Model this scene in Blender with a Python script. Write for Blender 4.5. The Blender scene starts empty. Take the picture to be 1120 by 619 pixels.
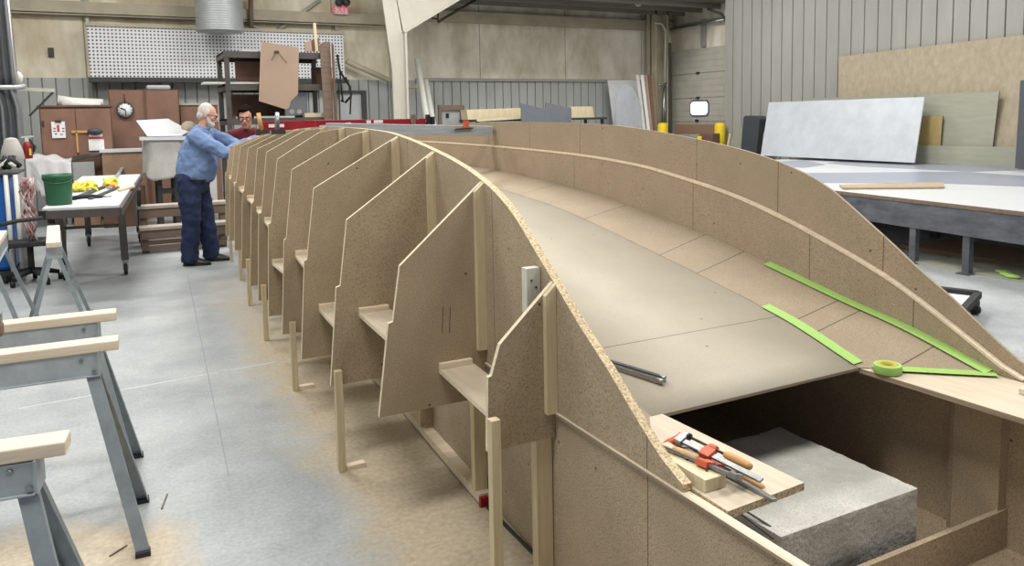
import bpy, bmesh, math, random
from mathutils import Vector, Matrix, noise
random.seed(7)
C = bpy.context.scene.collection
V = Vector
PI = math.pi

# ---------------------------------------------------------------- camera model
FL = 850.0; PCX = 560.0; PCY = 213.0; EYE = 1.6
_d = V((170, 8787, FL)).normalized()
_y = V((-440, -76, FL)); _y = (_y - _y.dot(_d) * _d).normalized()
_u = -_d
_x = _y.cross(_u)
def ray(px, py):
    c = V((px - PCX, py - PCY, FL))
    return V((_x.dot(c), _y.dot(c), _u.dot(c)))
def gz(px, py, z=0.0):
    r = ray(px, py); t = (z - EYE) / r.z
    return V((r.x * t, r.y * t, z))
def gy(px, py, y):
    r = ray(px, py); t = y / r.y
    return V((r.x * t, y, EYE + r.z * t))
def gx(px, py, x):
    r = ray(px, py); t = x / r.x
    return V((x, r.y * t, EYE + r.z * t))

# ---------------------------------------------------------------- materials
def _nt(name):
    m = bpy.data.materials.new(name); m.use_nodes = True
    nt = m.node_tree; b = nt.nodes['Principled BSDF']
    return m, nt, b
def lin(c):
    return tuple(((v / 255) / 12.92 if v / 255 <= .04045 else ((v / 255 + .055) / 1.055) ** 2.4) for v in c)
def mat(name, rgb, rough=.6, metal=0.0, var=.12, scale=8, detail=4, bump=0.0, bscale=60, rgb2=None, stretch=None, spec=.4, speck=0, speck_rgb=None, trans=0):
    m, nt, b = _nt(name)
    c = lin(rgb)
    N = nt.nodes; L = nt.links
    co = N.new('ShaderNodeTexCoord'); mp = N.new('ShaderNodeMapping')
    L.new(co.outputs['Object'], mp.inputs[0])
    if stretch: mp.inputs['Scale'].default_value = stretch
    nz = N.new('ShaderNodeTexNoise'); nz.inputs['Scale'].default_value = scale; nz.inputs['Detail'].default_value = detail
    nz.inputs['Roughness'].default_value = .62
    L.new(mp.outputs[0], nz.inputs[0])
    rp = N.new('ShaderNodeValToRGB')
    c2 = lin(rgb2) if rgb2 else tuple(min(1, v * (1 + var)) for v in c)
    c1 = tuple(v * (1 - var) for v in c) if not rgb2 else c
    rp.color_ramp.elements[0].position = .32; rp.color_ramp.elements[1].position = .68
    rp.color_ramp.elements[0].color = (*c1, 1); rp.color_ramp.elements[1].color = (*c2, 1)
    L.new(nz.outputs['Fac'], rp.inputs[0])
    out = rp.outputs[0]
    if speck:
        n2 = N.new('ShaderNodeTexNoise'); n2.inputs['Scale'].default_value = speck; n2.inputs['Detail'].default_value = 2
        L.new(co.outputs['Object'], n2.inputs[0])
        r2 = N.new('ShaderNodeValToRGB'); r2.color_ramp.elements[0].position = .5; r2.color_ramp.elements[1].position = .62
        r2.color_ramp.elements[0].color = (0, 0, 0, 1); r2.color_ramp.elements[1].color = (1, 1, 1, 1)
        L.new(n2.outputs['Fac'], r2.inputs[0])
        mx = N.new('ShaderNodeMix'); mx.data_type = 'RGBA'
        L.new(r2.outputs[0], mx.inputs['Factor']); L.new(out, mx.inputs['A'])
        mx.inputs['B'].default_value = (*lin(speck_rgb or (60, 45, 30)), 1)
        out = mx.outputs['Result']
    L.new(out, b.inputs['Base Color'])
    b.inputs['Roughness'].default_value = rough; b.inputs['Metallic'].default_value = metal
    b.inputs['Specular IOR Level'].default_value = spec
    if bump:
        n3 = N.new('ShaderNodeTexNoise'); n3.inputs['Scale'].default_value = bscale; n3.inputs['Detail'].default_value = 3
        L.new(mp.outputs[0], n3.inputs[0])
        bp = N.new('ShaderNodeBump'); bp.inputs['Strength'].default_value = bump; bp.inputs['Distance'].default_value = .01
        L.new(n3.outputs['Fac'], bp.inputs['Height']); L.new(bp.outputs[0], b.inputs['Normal'])
    m['out'] = 1
    return m
def emis(name, rgb, s):
    m, nt, b = _nt(name)
    b.inputs['Base Color'].default_value = (*lin(rgb), 1)
    b.inputs['Emission Color'].default_value = (*lin(rgb), 1); b.inputs['Emission Strength'].default_value = s
    return m

def board_mat(name, rgb, seams=(), axis=1, eps=.0022, dots=False, plane='yz', **k):
    """fibre board with cut lines at world positions along an axis"""
    m = mat(name, rgb, **k)
    nt = m.node_tree; N = nt.nodes; L = nt.links; b = N['Principled BSDF']
    src = b.inputs['Base Color'].links[0].from_socket
    g = N.new('ShaderNodeNewGeometry'); sp = N.new('ShaderNodeSeparateXYZ'); L.new(g.outputs['Position'], sp.inputs[0])
    acc = None
    for s in seams:
        cmp_ = N.new('ShaderNodeMath'); cmp_.operation = 'COMPARE'
        L.new(sp.outputs[axis], cmp_.inputs[0]); cmp_.inputs[1].default_value = s; cmp_.inputs[2].default_value = eps
        if acc is None: acc = cmp_.outputs[0]
        else:
            mx = N.new('ShaderNodeMath'); mx.operation = 'MAXIMUM'; L.new(acc, mx.inputs[0]); L.new(cmp_.outputs[0], mx.inputs[1]); acc = mx.outputs[0]
    if dots:
        vo = N.new('ShaderNodeTexVoronoi'); vo.voronoi_dimensions = '2D'; vo.inputs['Scale'].default_value = dots
        cv = N.new('ShaderNodeCombineXYZ')
        for i_, c_ in enumerate(plane): L.new(sp.outputs['xyz'.index(c_)], cv.inputs[i_])
        L.new(cv.outputs[0], vo.inputs[0])
        lt = N.new('ShaderNodeMath'); lt.operation = 'LESS_THAN'; lt.inputs[1].default_value = .0055*dots
        L.new(vo.outputs['Distance'], lt.inputs[0])
        if acc is None: acc = lt.outputs[0]
        else:
            mx = N.new('ShaderNodeMath'); mx.operation = 'MAXIMUM'; L.new(acc, mx.inputs[0]); L.new(lt.outputs[0], mx.inputs[1]); acc = mx.outputs[0]
    if acc is not None:
        mx = N.new('ShaderNodeMix'); mx.data_type = 'RGBA'
        ml = N.new('ShaderNodeMath'); ml.operation = 'MULTIPLY'; ml.inputs[1].default_value = .75; L.new(acc, ml.inputs[0])
        L.new(ml.outputs[0], mx.inputs['Factor']); L.new(src, mx.inputs['A']); mx.inputs['B'].default_value = (*lin((50, 40, 32)), 1)
        L.new(mx.outputs['Result'], b.inputs['Base Color'])
    return m

M = {}
mdf_kw = dict(rough=.6, var=.09, scale=4, detail=7, speck=240, speck_rgb=(136, 119, 96), bump=.04, bscale=200, spec=.25)
M['mdf'] = board_mat('fibreboard', (180, 161, 135), dots=2.3, **mdf_kw)
M['mdf_rib'] = board_mat('fibreboard_rib', (167, 148, 120), dots=2.4, plane='xz', **mdf_kw)
ribs_y = [2.24 + .61 * k for k in range(12)]
M['mdf_outer'] = board_mat('fibreboard_outer', (166, 149, 127), seams=[2.24, 2.85, 3.46, 4.68, 5.4, 6.1, 7.12], dots=2.7, **mdf_kw)
M['mdf_inner'] = board_mat('fibreboard_inner', (168, 151, 129), seams=[2.07, 2.62, 3.46, 4.72], dots=2.7, **mdf_kw)
M['mdf_plate'] = board_mat('fibreboard_floor', (172, 163, 145), seams=[2.49, 4.9, 7.3], dots=1.8, plane='xy', **dict(mdf_kw, speck_rgb=(164, 155, 138), rough=.60, spec=.4, var=.06))
M['mdf_low'] = board_mat('fibreboard_low', (175, 157, 132), seams=[1.72, 2.75, 3.9], dots=2.4, **mdf_kw)
M['chine'] = board_mat('fibreboard_chine', (156, 141, 119), seams=[1.95, 2.3, 2.42, 3.05, 3.35, 4.1, 4.95], eps=.003, **mdf_kw)
M['edge'] = mat('chipboard_edge', (205, 187, 152), rough=.8, var=.2, scale=90, detail=2, speck=150, speck_rgb=(164, 138, 102), bump=.3, bscale=140)
M['edge_pale'] = mat('board_cut_edge', (214, 201, 174), rough=.8, var=.1, scale=60)
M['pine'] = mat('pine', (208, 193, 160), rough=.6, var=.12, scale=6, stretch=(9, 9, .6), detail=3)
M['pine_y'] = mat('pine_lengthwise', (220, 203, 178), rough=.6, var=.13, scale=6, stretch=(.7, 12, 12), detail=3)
M['pine_d'] = mat('pine_darker', (200, 182, 146), rough=.65, var=.12, scale=6, stretch=(9, 9, .6))  # slightly darker pine for studs, cleats and legs
M['ply'] = mat('plywood', (194, 180, 158), rough=.55, var=.09, scale=4, stretch=(10, 1, 1))
M['ply_edge'] = mat('plywood_edge', (150, 134, 112), rough=.8, var=.3, scale=12, stretch=(.3, .3, 22))
M['galv'] = mat('galvanised_steel', (170, 176, 179), rough=.4, metal=.35, var=.12, scale=14)
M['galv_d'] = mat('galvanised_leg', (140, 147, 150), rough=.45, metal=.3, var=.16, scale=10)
M['steel'] = mat('steel', (150, 152, 152), rough=.35, metal=.9, var=.1, scale=30)
M['dsteel'] = mat('dark_steel', (70, 70, 68), rough=.5, metal=.5, var=.2, scale=20)
M['alu'] = mat('aluminium_bar', (172, 178, 182), rough=.5, metal=.55, var=.16, scale=9, stretch=(.5, 4, 4))
M['black'] = mat('black_plastic', (30, 30, 31), rough=.5, var=.1)
M['rubber'] = mat('rubber', (45, 45, 46), rough=.8, var=.15)
M['red'] = mat('red_paint', (140, 24, 34), rough=.4, var=.08)
M['orange'] = mat('orange_paint', (200, 92, 62), rough=.45, var=.08)
M['handle'] = mat('clamp_handle_wood', (196, 148, 92), rough=.45, var=.15, scale=20, stretch=(1, 8, 8))
M['white'] = mat('white_board', (204, 206, 208), rough=.5, var=.03, scale=6)
M['white_mottled'] = mat('mottled_white_sheet', (178, 182, 187), rough=.4, var=.09, scale=3.5, detail=8)
M['cloth'] = mat('dusty_cloth', (180, 176, 170), rough=.9, var=.1, scale=5, bump=.2, bscale=20)
M['cloth_w'] = mat('white_cloth', (196, 195, 194), rough=.9, var=.05, scale=5)
M['tape'] = mat('green_tape', (152, 188, 100), rough=.55, var=.04, scale=12)
M['tape_core'] = mat('tape_core', (186, 168, 60), rough=.6, var=.06)
M['green'] = mat('green_plastic', (34, 88, 58), rough=.45, var=.1, scale=6)
M['blue'] = mat('blue_plastic', (22, 86, 160), rough=.4, var=.12, scale=5)
M['yellow'] = mat('yellow_paint', (226, 196, 34), rough=.5, var=.06)
M['ylw_rope'] = mat('yellow_plastic', (228, 216, 84), rough=.6, var=.1)
M['brown'] = mat('stained_brown_board', (128, 96, 80), rough=.6, var=.16, scale=2.5, detail=6)
M['brown_d'] = mat('dark_brown_board', (104, 78, 62), rough=.7, var=.2, scale=3)
M['darkwood'] = mat('dark_old_wood', (116, 98, 84), rough=.7, var=.18, scale=4, stretch=(1, 6, 6))
M['greywood'] = mat('weathered_bench_wood', (170, 160, 148), rough=.7, var=.14, scale=5, stretch=(1, 6, 6))
M['card'] = mat('cardboard', (150, 122, 98), rough=.8, var=.08)
M['osb'] = mat('flake_board', (160, 148, 126), rough=.75, var=.13, scale=14, detail=5, stretch=(1, 1, .5))
M['ggrey'] = mat('pale_green_grey_board', (152, 152, 136), rough=.7, var=.07, scale=2, stretch=(1, 1, 8))
M['smallply'] = mat('small_yellow_board', (170, 148, 100), rough=.7, var=.08)
M['slate'] = mat('slate_blue_board', (104, 108, 114), rough=.55, var=.08, scale=3)
M['slate_d'] = mat('charcoal_panel', (62, 66, 72), rough=.5, var=.1, scale=3)
M['tan'] = mat('tan_template', (170, 144, 124), rough=.6, var=.05, scale=2)
M['rack'] = mat('rack_steel', (84, 78, 74), rough=.6, metal=.3, var=.15, scale=5)
M['skin'] = mat('skin', (206, 150, 128), rough=.5, var=.06, scale=20)
M['skin2'] = mat('skin_younger', (190, 138, 116), rough=.5, var=.06, scale=20)
M['whair'] = mat('grey_hair', (196, 188, 178), rough=.8, var=.15, scale=60, bump=.4, bscale=90)
M['dhair'] = mat('dark_hair', (26, 20, 18), rough=.95, var=.3, scale=60, bump=.4, bscale=90, spec=.05)
M['shirt'] = mat('light_blue_shirt', (112, 134, 172), rough=.85, var=.10, scale=5, bump=.5, bscale=9)
M['pants'] = mat('navy_trousers', (36, 46, 76), rough=.85, var=.14, scale=6, bump=.5, bscale=9)
M['shoe'] = mat('black_shoe', (38, 36, 36), rough=.4, var=.1)
M['maroon'] = mat('maroon_shirt', (104, 34, 42), rough=.85, var=.1, scale=6)
M['eyew'] = mat('eye', (220, 214, 206), rough=.3, var=.02)
M['lip'] = mat('lip', (160, 84, 78), rough=.5, var=.02)
M['glass'] = mat('lens', (150, 150, 150), rough=.1, var=.02)
M['paper'] = mat('paper', (228, 228, 226), rough=.8, var=.02)
M['ink'] = mat('ink', (70, 70, 76), rough=.8, var=.02)
M['redink'] = mat('red_print', (200, 70, 60), rough=.7, var=.02)
M['curtain'] = mat('grey_plastic_curtain', (118, 120, 122), rough=.45, var=.14, scale=3, stretch=(6, 6, .5))
M['frame'] = mat('painted_steel_frame', (186, 181, 168), rough=.55, var=.06, scale=3)
M['duct'] = mat('ribbed_duct', (172, 174, 174), rough=.5, metal=.3, var=.08, scale=3)
M['conduit'] = mat('conduit', (190, 186, 174), rough=.5, metal=.2, var=.08)
M['girt'] = mat('girt_steel', (176, 166, 144), rough=.6, var=.14, scale=2)
M['concrete_block'] = mat('concrete_block', (182, 179, 170), rough=.85, var=.2, scale=5, detail=15, bump=.4, bscale=55, speck=150, speck_rgb=(166, 163, 154))
M['daylight'] = emis('daylight_pane', (238, 246, 255), 2.2)
M['fascia'] = mat('scuffed_dark_fascia', (84, 87, 92), rough=.5, metal=.0, var=.4, scale=7, detail=14, stretch=(1, .5, 1.6))
M['bulb'] = mat('pale_plastic', (210, 208, 200), rough=.4, var=.05)
M['rope'] = mat('red_white_cord', (150, 70, 70), rough=.8, var=.4, scale=14, rgb2=(210, 200, 196))
M['pale_block'] = mat('pale_block', (206, 204, 186), rough=.7, var=.06)
M['clockface'] = mat('clock_face', (226, 228, 224), rough=.4, var=.02)

# ---------------------------------------------------------------- mesh builder
class MB:
    def __init__(s): s.v = []; s.f = []; s.mi = []; s.sm = []
    def add(s, vs, fs, mi=0, smooth=False):
        o = len(s.v); s.v += [V(p) for p in vs]
        for f in fs: s.f.append([i + o for i in f]); s.mi.append(mi); s.sm.append(smooth)
        return s
    def box(s, a, b, mi=0, tmi=None, rot=None, piv=None):
        x0, y0, z0 = a; x1, y1, z1 = b
        if x0 > x1: x0, x1 = x1, x0
        if y0 > y1: y0, y1 = y1, y0
        if z0 > z1: z0, z1 = z1, z0
        vs = [V(p) for p in ((x0,y0,z0),(x1,y0,z0),(x1,y1,z0),(x0,y1,z0),(x0,y0,z1),(x1,y0,z1),(x1,y1,z1),(x0,y1,z1))]
        if rot is not None:
            p = V(piv) if piv is not None else V(((x0+x1)/2, (y0+y1)/2, (z0+z1)/2))
            vs = [p + rot @ (q - p) for q in vs]
        s.add(vs, [(0,3,2,1),(0,1,5,4),(1,2,6,5),(2,3,7,6),(3,0,4,7)], mi)
        s.add(vs, [(4,5,6,7)], mi if tmi is None else tmi)
        return s
    def beam(s, p, q, w, h, up=(0,0,1), mi=0, emi=None):
        """bar from p to q, w across, h along up"""
        p = V(p); q = V(q); d = (q - p).normalized(); up = V(up)
        if abs(d.dot(up)) > .98: up = V((0,1,0)) if abs(d.y) < .9 else V((1,0,0))
        a = d.cross(up).normalized(); b = a.cross(d).normalized()
        vs = []
        for c in (p, q):
            for sa, sb in ((-1,-1),(1,-1),(1,1),(-1,1)): vs.append(c + a*sa*w/2 + b*sb*h/2)
        s.add(vs, [(0,4,5,1),(1,5,6,2),(2,6,7,3),(3,7,4,0)], mi)
        s.add(vs, [(0,1,2,3),(7,6,5,4)], mi if emi is None else emi)
        return s
    def prism(s, poly, off, mi=0, smi=None):
        """poly: 3D points of one face, off: extrusion vector"""
        n = len(poly); off = V(off); vs = [V(p) for p in poly] + [V(p) + off for p in poly]
        s.add(vs, [list(range(n)), list(range(2*n-1, n-1, -1))], mi)
        s.add(vs, [(i, i+n, (i+1)%n+n, (i+1)%n) for i in range(n)], mi if smi is None else smi)
        return s
    def loft(s, rings, mi=0, cap=True, smooth=True, closed=True):
        n = len(rings[0]); vs = [V(p) for r in rings for p in r]; fs = []
        for k in range(len(rings)-1):
            for i in range(n if closed else n-1):
                j = (i+1) % n
                fs.append((k*n+i, k*n+j, (k+1)*n+j, (k+1)*n+i))
        s.add(vs, fs, mi, smooth)
        if cap:
            s.add(rings[0], [list(range(n-1,-1,-1))], mi); s.add(rings[-1], [list(range(n))], mi)
        return s
    def tube(s, pts, r, n=8, mi=0, cap=True):
        pts = [V(p) for p in pts]; rings = []
        rr = r if isinstance(r, (list, tuple)) else [r]*len(pts)
        ref = V((0,0,1))
        for i, p in enumerate(pts):
            d = (pts[min(i+1,len(pts)-1)] - pts[max(i-1,0)]).normalized()
            if abs(d.dot(ref)) > .95: ref = V((1,0,0)) if abs(d.x) < .9 else V((0,1,0))
            a = d.cross(ref).normalized(); b = d.cross(a).normalized()
            rings.append([p + rr[i]*(math.cos(t)*a + math.sin(t)*b) for t in [2*PI*k/n for k in range(n)]])
        return s.loft(rings, mi, cap)
    def cyl(s, p, q, r, r2=None, n=16, mi=0): return s.tube([p, q], [r, r if r2 is None else r2], n, mi)
    def lathe(s, c, prof, axis=(0,0,1), n=20, mi=0, cap=False):
        ax = V(axis).normalized(); ref = V((1,0,0)) if abs(ax.x) < .9 else V((0,1,0))
        a = ax.cross(ref).normalized(); b = ax.cross(a).normalized(); c = V(c)
        rings = [[c + ax*h + max(r,1e-4)*(math.cos(t)*a + math.sin(t)*b) for t in [2*PI*k/n for k in range(n)]] for r, h in prof]
        return s.loft(rings, mi, cap)
    def ell(s, c, ax, mi=0, n=16, m=10):
        """ellipsoid, ax = three half-axis vectors"""
        A, B, D = [V(a) for a in ax]; c = V(c); rings = []
        for k in range(m+1):
            t = PI*k/m; r = max(math.sin(t), .01)
            rings.append([c + D*math.cos(t) + r*(A*math.cos(u) + B*math.sin(u)) for u in [2*PI*i/n for i in range(n)]])
        return s.loft(rings, mi, True)
    def cap_(s, p, q, r0, r1, n=14, mi=0):
        """tapered capsule"""
        p = V(p); q = V(q); d = (q-p).normalized(); L = (q-p).length
        pr = [(r0*math.sin(t), -r0*math.cos(t)) for t in [PI/2*k/4 for k in range(5)]] + [(r1*math.cos(t), L + r1*math.sin(t)) for t in [PI/2*k/4 for k in range(5)]]
        return s.lathe(p, pr, d, n, mi, True)
    def grid(s, fn, nu, nv, mi=0, smooth=True, thick=None):
        vs = [V(fn(i/nu, j/nv)) for j in range(nv+1) for i in range(nu+1)]
        fs = [(j*(nu+1)+i, j*(nu+1)+i+1, (j+1)*(nu+1)+i+1, (j+1)*(nu+1)+i) for j in range(nv) for i in range(nu)]
        return s.add(vs, fs, mi, smooth)
    def build(s, name, mats, parent=None, bev=0, recalc=True, solid=0, sub=0, org=None):
        me = bpy.data.meshes.new(name)
        if parent is not None:
            r = parent
            while r.parent is not None: r = r.parent
            off = r.location.copy()
        elif org is not None: off = V(org)
        else:
            xs = [p.x for p in s.v]; ys = [p.y for p in s.v]; zs = [p.z for p in s.v]
            off = V(((min(xs)+max(xs))/2, (min(ys)+max(ys))/2, min(zs)))
        me.from_pydata([tuple(p - off) for p in s.v], [], s.f)
        if not isinstance(mats, (list, tuple)): mats = [mats]
        for m in mats: me.materials.append(M[m] if isinstance(m, str) else m)
        for i, p in enumerate(me.polygons):
            p.material_index = min(s.mi[i], len(mats)-1); p.use_smooth = s.sm[i]
        bm = bmesh.new(); bm.from_mesh(me)
        bmesh.ops.remove_doubles(bm, verts=bm.verts, dist=1e-6)
        if recalc: bmesh.ops.recalc_face_normals(bm, faces=bm.faces)
        bm.to_mesh(me); bm.free(); me.update()
        o = bpy.data.objects.new(name, me); C.objects.link(o)
        if parent is not None: o.parent = parent
        else: o.location = off
        if bev:
            b = o.modifiers.new('bevel', 'BEVEL'); b.width = bev; b.segments = 2; b.limit_method = 'ANGLE'; b.angle_limit = .7
        if solid:
            b = o.modifiers.new('solid', 'SOLIDIFY'); b.thickness = solid; b.offset = 0
        if sub:
            b = o.modifiers.new('sub', 'SUBSURF'); b.levels = sub; b.render_levels = sub
        return o

def tag(o, label, cat, group=None, kind=None):
    o['label'] = label; o['category'] = cat
    if group: o['group'] = group
    if kind: o['kind'] = kind
    return o
def thing(name, label, cat, loc=(0,0,0), group=None):
    o = bpy.data.objects.new(name, None); C.objects.link(o); o.location = loc
    o.empty_display_size = .1
    return tag(o, label, cat, group)
def struct(o): o['kind'] = 'structure'; return o
def dup(root, loc, rotz, label, group=None):
    r = root.copy(); C.objects.link(r); r.location = loc; r.rotation_euler = (0, 0, rotz); r['label'] = label
    if group: r['group'] = group
    for ch in list(root.children):
        c = ch.copy(); C.objects.link(c); c.parent = r
        for g in list(ch.children):
            d = g.copy(); C.objects.link(d); d.parent = c
    return r
def pbox(px0, py0, px1, py1, Y, d, mb=None, mi=0):
    """box whose front face at depth Y spans the given picture corners, going back by d"""
    mb = mb or MB()
    a = gy(px0, (py0+py1)/2, Y); b = gy(px1, (py0+py1)/2, Y); t = gy((px0+px1)/2, py0, Y); u = gy((px0+px1)/2, py1, Y)
    return mb.box((a.x, Y, u.z), (b.x, Y+d, t.z), mi)
def Rz(a): return Matrix.Rotation(a, 3, 'Z')
def Rx(a): return Matrix.Rotation(a, 3, 'X')
def Ry(a): return Matrix.Rotation(a, 3, 'Y')
def lerp(xs, ys, x):
    if x <= xs[0]: return ys[0]
    for i in range(len(xs)-1):
        if x <= xs[i+1]: return ys[i] + (ys[i+1]-ys[i])*(x-xs[i])/(xs[i+1]-xs[i])
    return ys[-1]
def smooth_curve(xs, ys):
    def f(x):
        # catmull-rom through the points
        if x <= xs[0]: return ys[0]
        if x >= xs[-1]: return ys[-1]
        for i in range(len(xs)-1):
            if x <= xs[i+1]:
                h = xs[i+1]-xs[i]; t = (x-xs[i])/h
                m0 = (ys[i+1]-ys[max(i-1,0)])/(xs[i+1]-xs[max(i-1,0)])
                m1 = (ys[min(i+2,len(xs)-1)]-ys[i])/(xs[min(i+2,len(xs)-1)]-xs[i])
                return (2*t**3-3*t*t+1)*ys[i] + (t**3-2*t*t+t)*h*m0 + (-2*t**3+3*t*t)*ys[i+1] + (t**3-t*t)*h*m1
    return f
# ================================================================ THE SETTING
YB = 17.5; XR = 13.4; XL = -2.6
# floor
def floor_material():
    m, nt, b = _nt('concrete_floor'); N = nt.nodes; L = nt.links
    g = N.new('ShaderNodeNewGeometry')
    def nz(sc, det=6, ro=.6):
        n = N.new('ShaderNodeTexNoise'); n.inputs['Scale'].default_value = sc; n.inputs['Detail'].default_value = det; n.inputs['Roughness'].default_value = ro
        L.new(g.outputs['Position'], n.inputs[0]); return n.outputs['Fac']
    def ramp(s, stops):
        r = N.new('ShaderNodeValToRGB'); e = r.color_ramp.elements
        e[0].position = stops[0][0]; e[0].color = (*lin(stops[0][1]), 1); e[1].position = stops[1][0]; e[1].color = (*lin(stops[1][1]), 1)
        for p, c in stops[2:]:
            q = e.new(p); q.color = (*lin(c), 1)
        L.new(s, r.inputs[0]); return r.outputs[0]
    def math_(op, a, bb=None, clamp=False):
        q = N.new('ShaderNodeMath'); q.operation = op; q.use_clamp = clamp
        for i, s in enumerate((a, bb)):
            if s is None: continue
            if isinstance(s, (int, float)): q.inputs[i].default_value = s
            else: L.new(s, q.inputs[i])
        return q.outputs[0]
    base = ramp(nz(1.1, 10, .72), [(.33, (152, 157, 159)), (.68, (192, 194, 193))])
    fine = ramp(nz(55, 3), [(.3, (226, 226, 226)), (.7, (255, 255, 255))])
    mul = N.new('ShaderNodeMix'); mul.data_type = 'RGBA'; mul.blend_type = 'MULTIPLY'; mul.inputs['Factor'].default_value = 1
    L.new(base, mul.inputs['A']); L.new(fine, mul.inputs['B'])
    # sawdust lying along the left side of the mould and under the sawhorses
    sp = N.new('ShaderNodeSeparateXYZ'); L.new(g.outputs['Position'], sp.inputs[0])
    dx = math_('ABSOLUTE', math_('SUBTRACT', sp.outputs[0], 1.35))
    band = math_('SUBTRACT', 1.0, math_('DIVIDE', dx, .75))
    d2 = math_('ADD', math_('POWER', math_('SUBTRACT', sp.outputs[0], -.35), 2), math_('POWER', math_('MULTIPLY', math_('SUBTRACT', sp.outputs[1], 3.0), .9), 2))
    blob = math_('SUBTRACT', .75, math_('MULTIPLY', d2, 2.0))
    mx = math_('MAXIMUM', band, blob)
    n = math_('SUBTRACT', math_('MULTIPLY', nz(2.4, 6, .7), 2.2), 1.25)
    msk = math_('MULTIPLY', math_('ADD', math_('MULTIPLY', mx, 2.2), n), 1.3, True)
    lim = math_('LESS_THAN', sp.outputs[0], 3.2)
    fall = math_('SUBTRACT', 1.0, math_('MULTIPLY', math_('SUBTRACT', sp.outputs[1], 5.5), .28), True)
    msk = math_('MULTIPLY', math_('MULTIPLY', math_('MULTIPLY', msk, lim), fall), .9)
    dust = ramp(nz(40, 4), [(.3, (164, 148, 122)), (.7, (194, 179, 153))])
    mm = N.new('ShaderNodeMix'); mm.data_type = 'RGBA'
    L.new(msk, mm.inputs['Factor']); L.new(mul.outputs['Result'], mm.inputs['A']); L.new(dust, mm.inputs['B'])
    L.new(mm.outputs['Result'], b.inputs['Base Color'])
    b.inputs['Roughness'].default_value = .45; b.inputs['Specular IOR Level'].default_value = .35
    bp = N.new('ShaderNodeBump'); bp.inputs['Strength'].default_value = .12; bp.inputs['Distance'].default_value = .01
    L.new(nz(30, 4), bp.inputs['Height']); L.new(bp.outputs[0], b.inputs['Normal'])
    return m
M['floor'] = floor_material()
struct(MB().box((XL-.2, -2.5, -.2), (16.5, YB+.3, 0)).build('floor', 'floor', org=(0,0,0)))
M['joint'] = mat('floor_joint', (148, 150, 150), rough=.7, var=.1)
M['chalk'] = mat('chalk_line', (206, 206, 204), rough=.8, var=.06, scale=20)
def fstrip(name, a, b, w, m):
    a = V(a); b = V(b); d = (b-a).normalized(); n = V((-d.y, d.x, 0))*w/2
    return struct(MB().prism([a-n, b-n, b+n, a+n], (0,0,.0012)).build(name, m))
fstrip('trim_1', gz(205, 300), gz(250, 520), .006, 'joint')
fstrip('trim_2', gz(20, 447), gz(300, 396), .010, 'chalk')

# stained plywood lining
def lining(name, c1, c2, seam=1.22, off=0.0, axis=0, dark=.6):
    m, nt, b = _nt(name); N = nt.nodes; L = nt.links
    g = N.new('ShaderNodeNewGeometry'); mp = N.new('ShaderNodeMapping'); mp.inputs['Scale'].default_value = (1, 1, .45)
    L.new(g.outputs['Position'], mp.inputs[0])
    n = N.new('ShaderNodeTexNoise'); n.inputs['Scale'].default_value = 1.3; n.inputs['Detail'].default_value = 12; n.inputs['Roughness'].default_value = .62
    L.new(mp.outputs[0], n.inputs[0])
    r = N.new('ShaderNodeValToRGB'); e = r.color_ramp.elements
    e[0].position = .34; e[0].color = (*lin(c1), 1); e[1].position = .66; e[1].color = (*lin(c2), 1)
    L.new(n.outputs['Fac'], r.inputs[0])
    sp = N.new('ShaderNodeSeparateXYZ'); L.new(g.outputs['Position'], sp.inputs[0])
    a = N.new('ShaderNodeMath'); a.operation = 'ADD'; a.inputs[1].default_value = off + 100*seam; L.new(sp.outputs[axis], a.inputs[0])
    f = N.new('ShaderNodeMath'); f.operation = 'MODULO'; f.inputs[1].default_value = seam; L.new(a.outputs[0], f.inputs[0])
    lt = N.new('ShaderNodeMath'); lt.operation = 'LESS_THAN'; lt.inputs[1].default_value = .022; L.new(f.outputs[0], lt.inputs[0])
    ml = N.new('ShaderNodeMath'); ml.operation = 'MULTIPLY'; ml.inputs[1].default_value = dark; L.new(lt.outputs[0], ml.inputs[0])
    mx = N.new('ShaderNodeMix'); mx.data_type = 'RGBA'; L.new(ml.outputs[0], mx.inputs['Factor']); L.new(r.outputs[0], mx.inputs['A']); mx.inputs['B'].default_value = (*lin((70, 60, 48)), 1)
    L.new(mx.outputs['Result'], b.inputs['Base Color']); b.inputs['Roughness'].default_value = .75
    return m
M['lin_a'] = lining('plywood_lining', (186, 170, 140), (234, 226, 204), 2.44, .35)
M['lin_b'] = lining('grey_plywood_lining', (184, 172, 148), (240, 234, 220), 2.44, 1.6)
M['corr'] = mat('corrugated_sheet', (156, 154, 147), rough=.5, var=.09, scale=1.6, detail=7, stretch=(1, 1, .3))
M['corr_g'] = mat('corrugated_sheet_grey', (168, 170, 166), rough=.5, var=.1, scale=2, stretch=(1, 1, .3))

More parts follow.
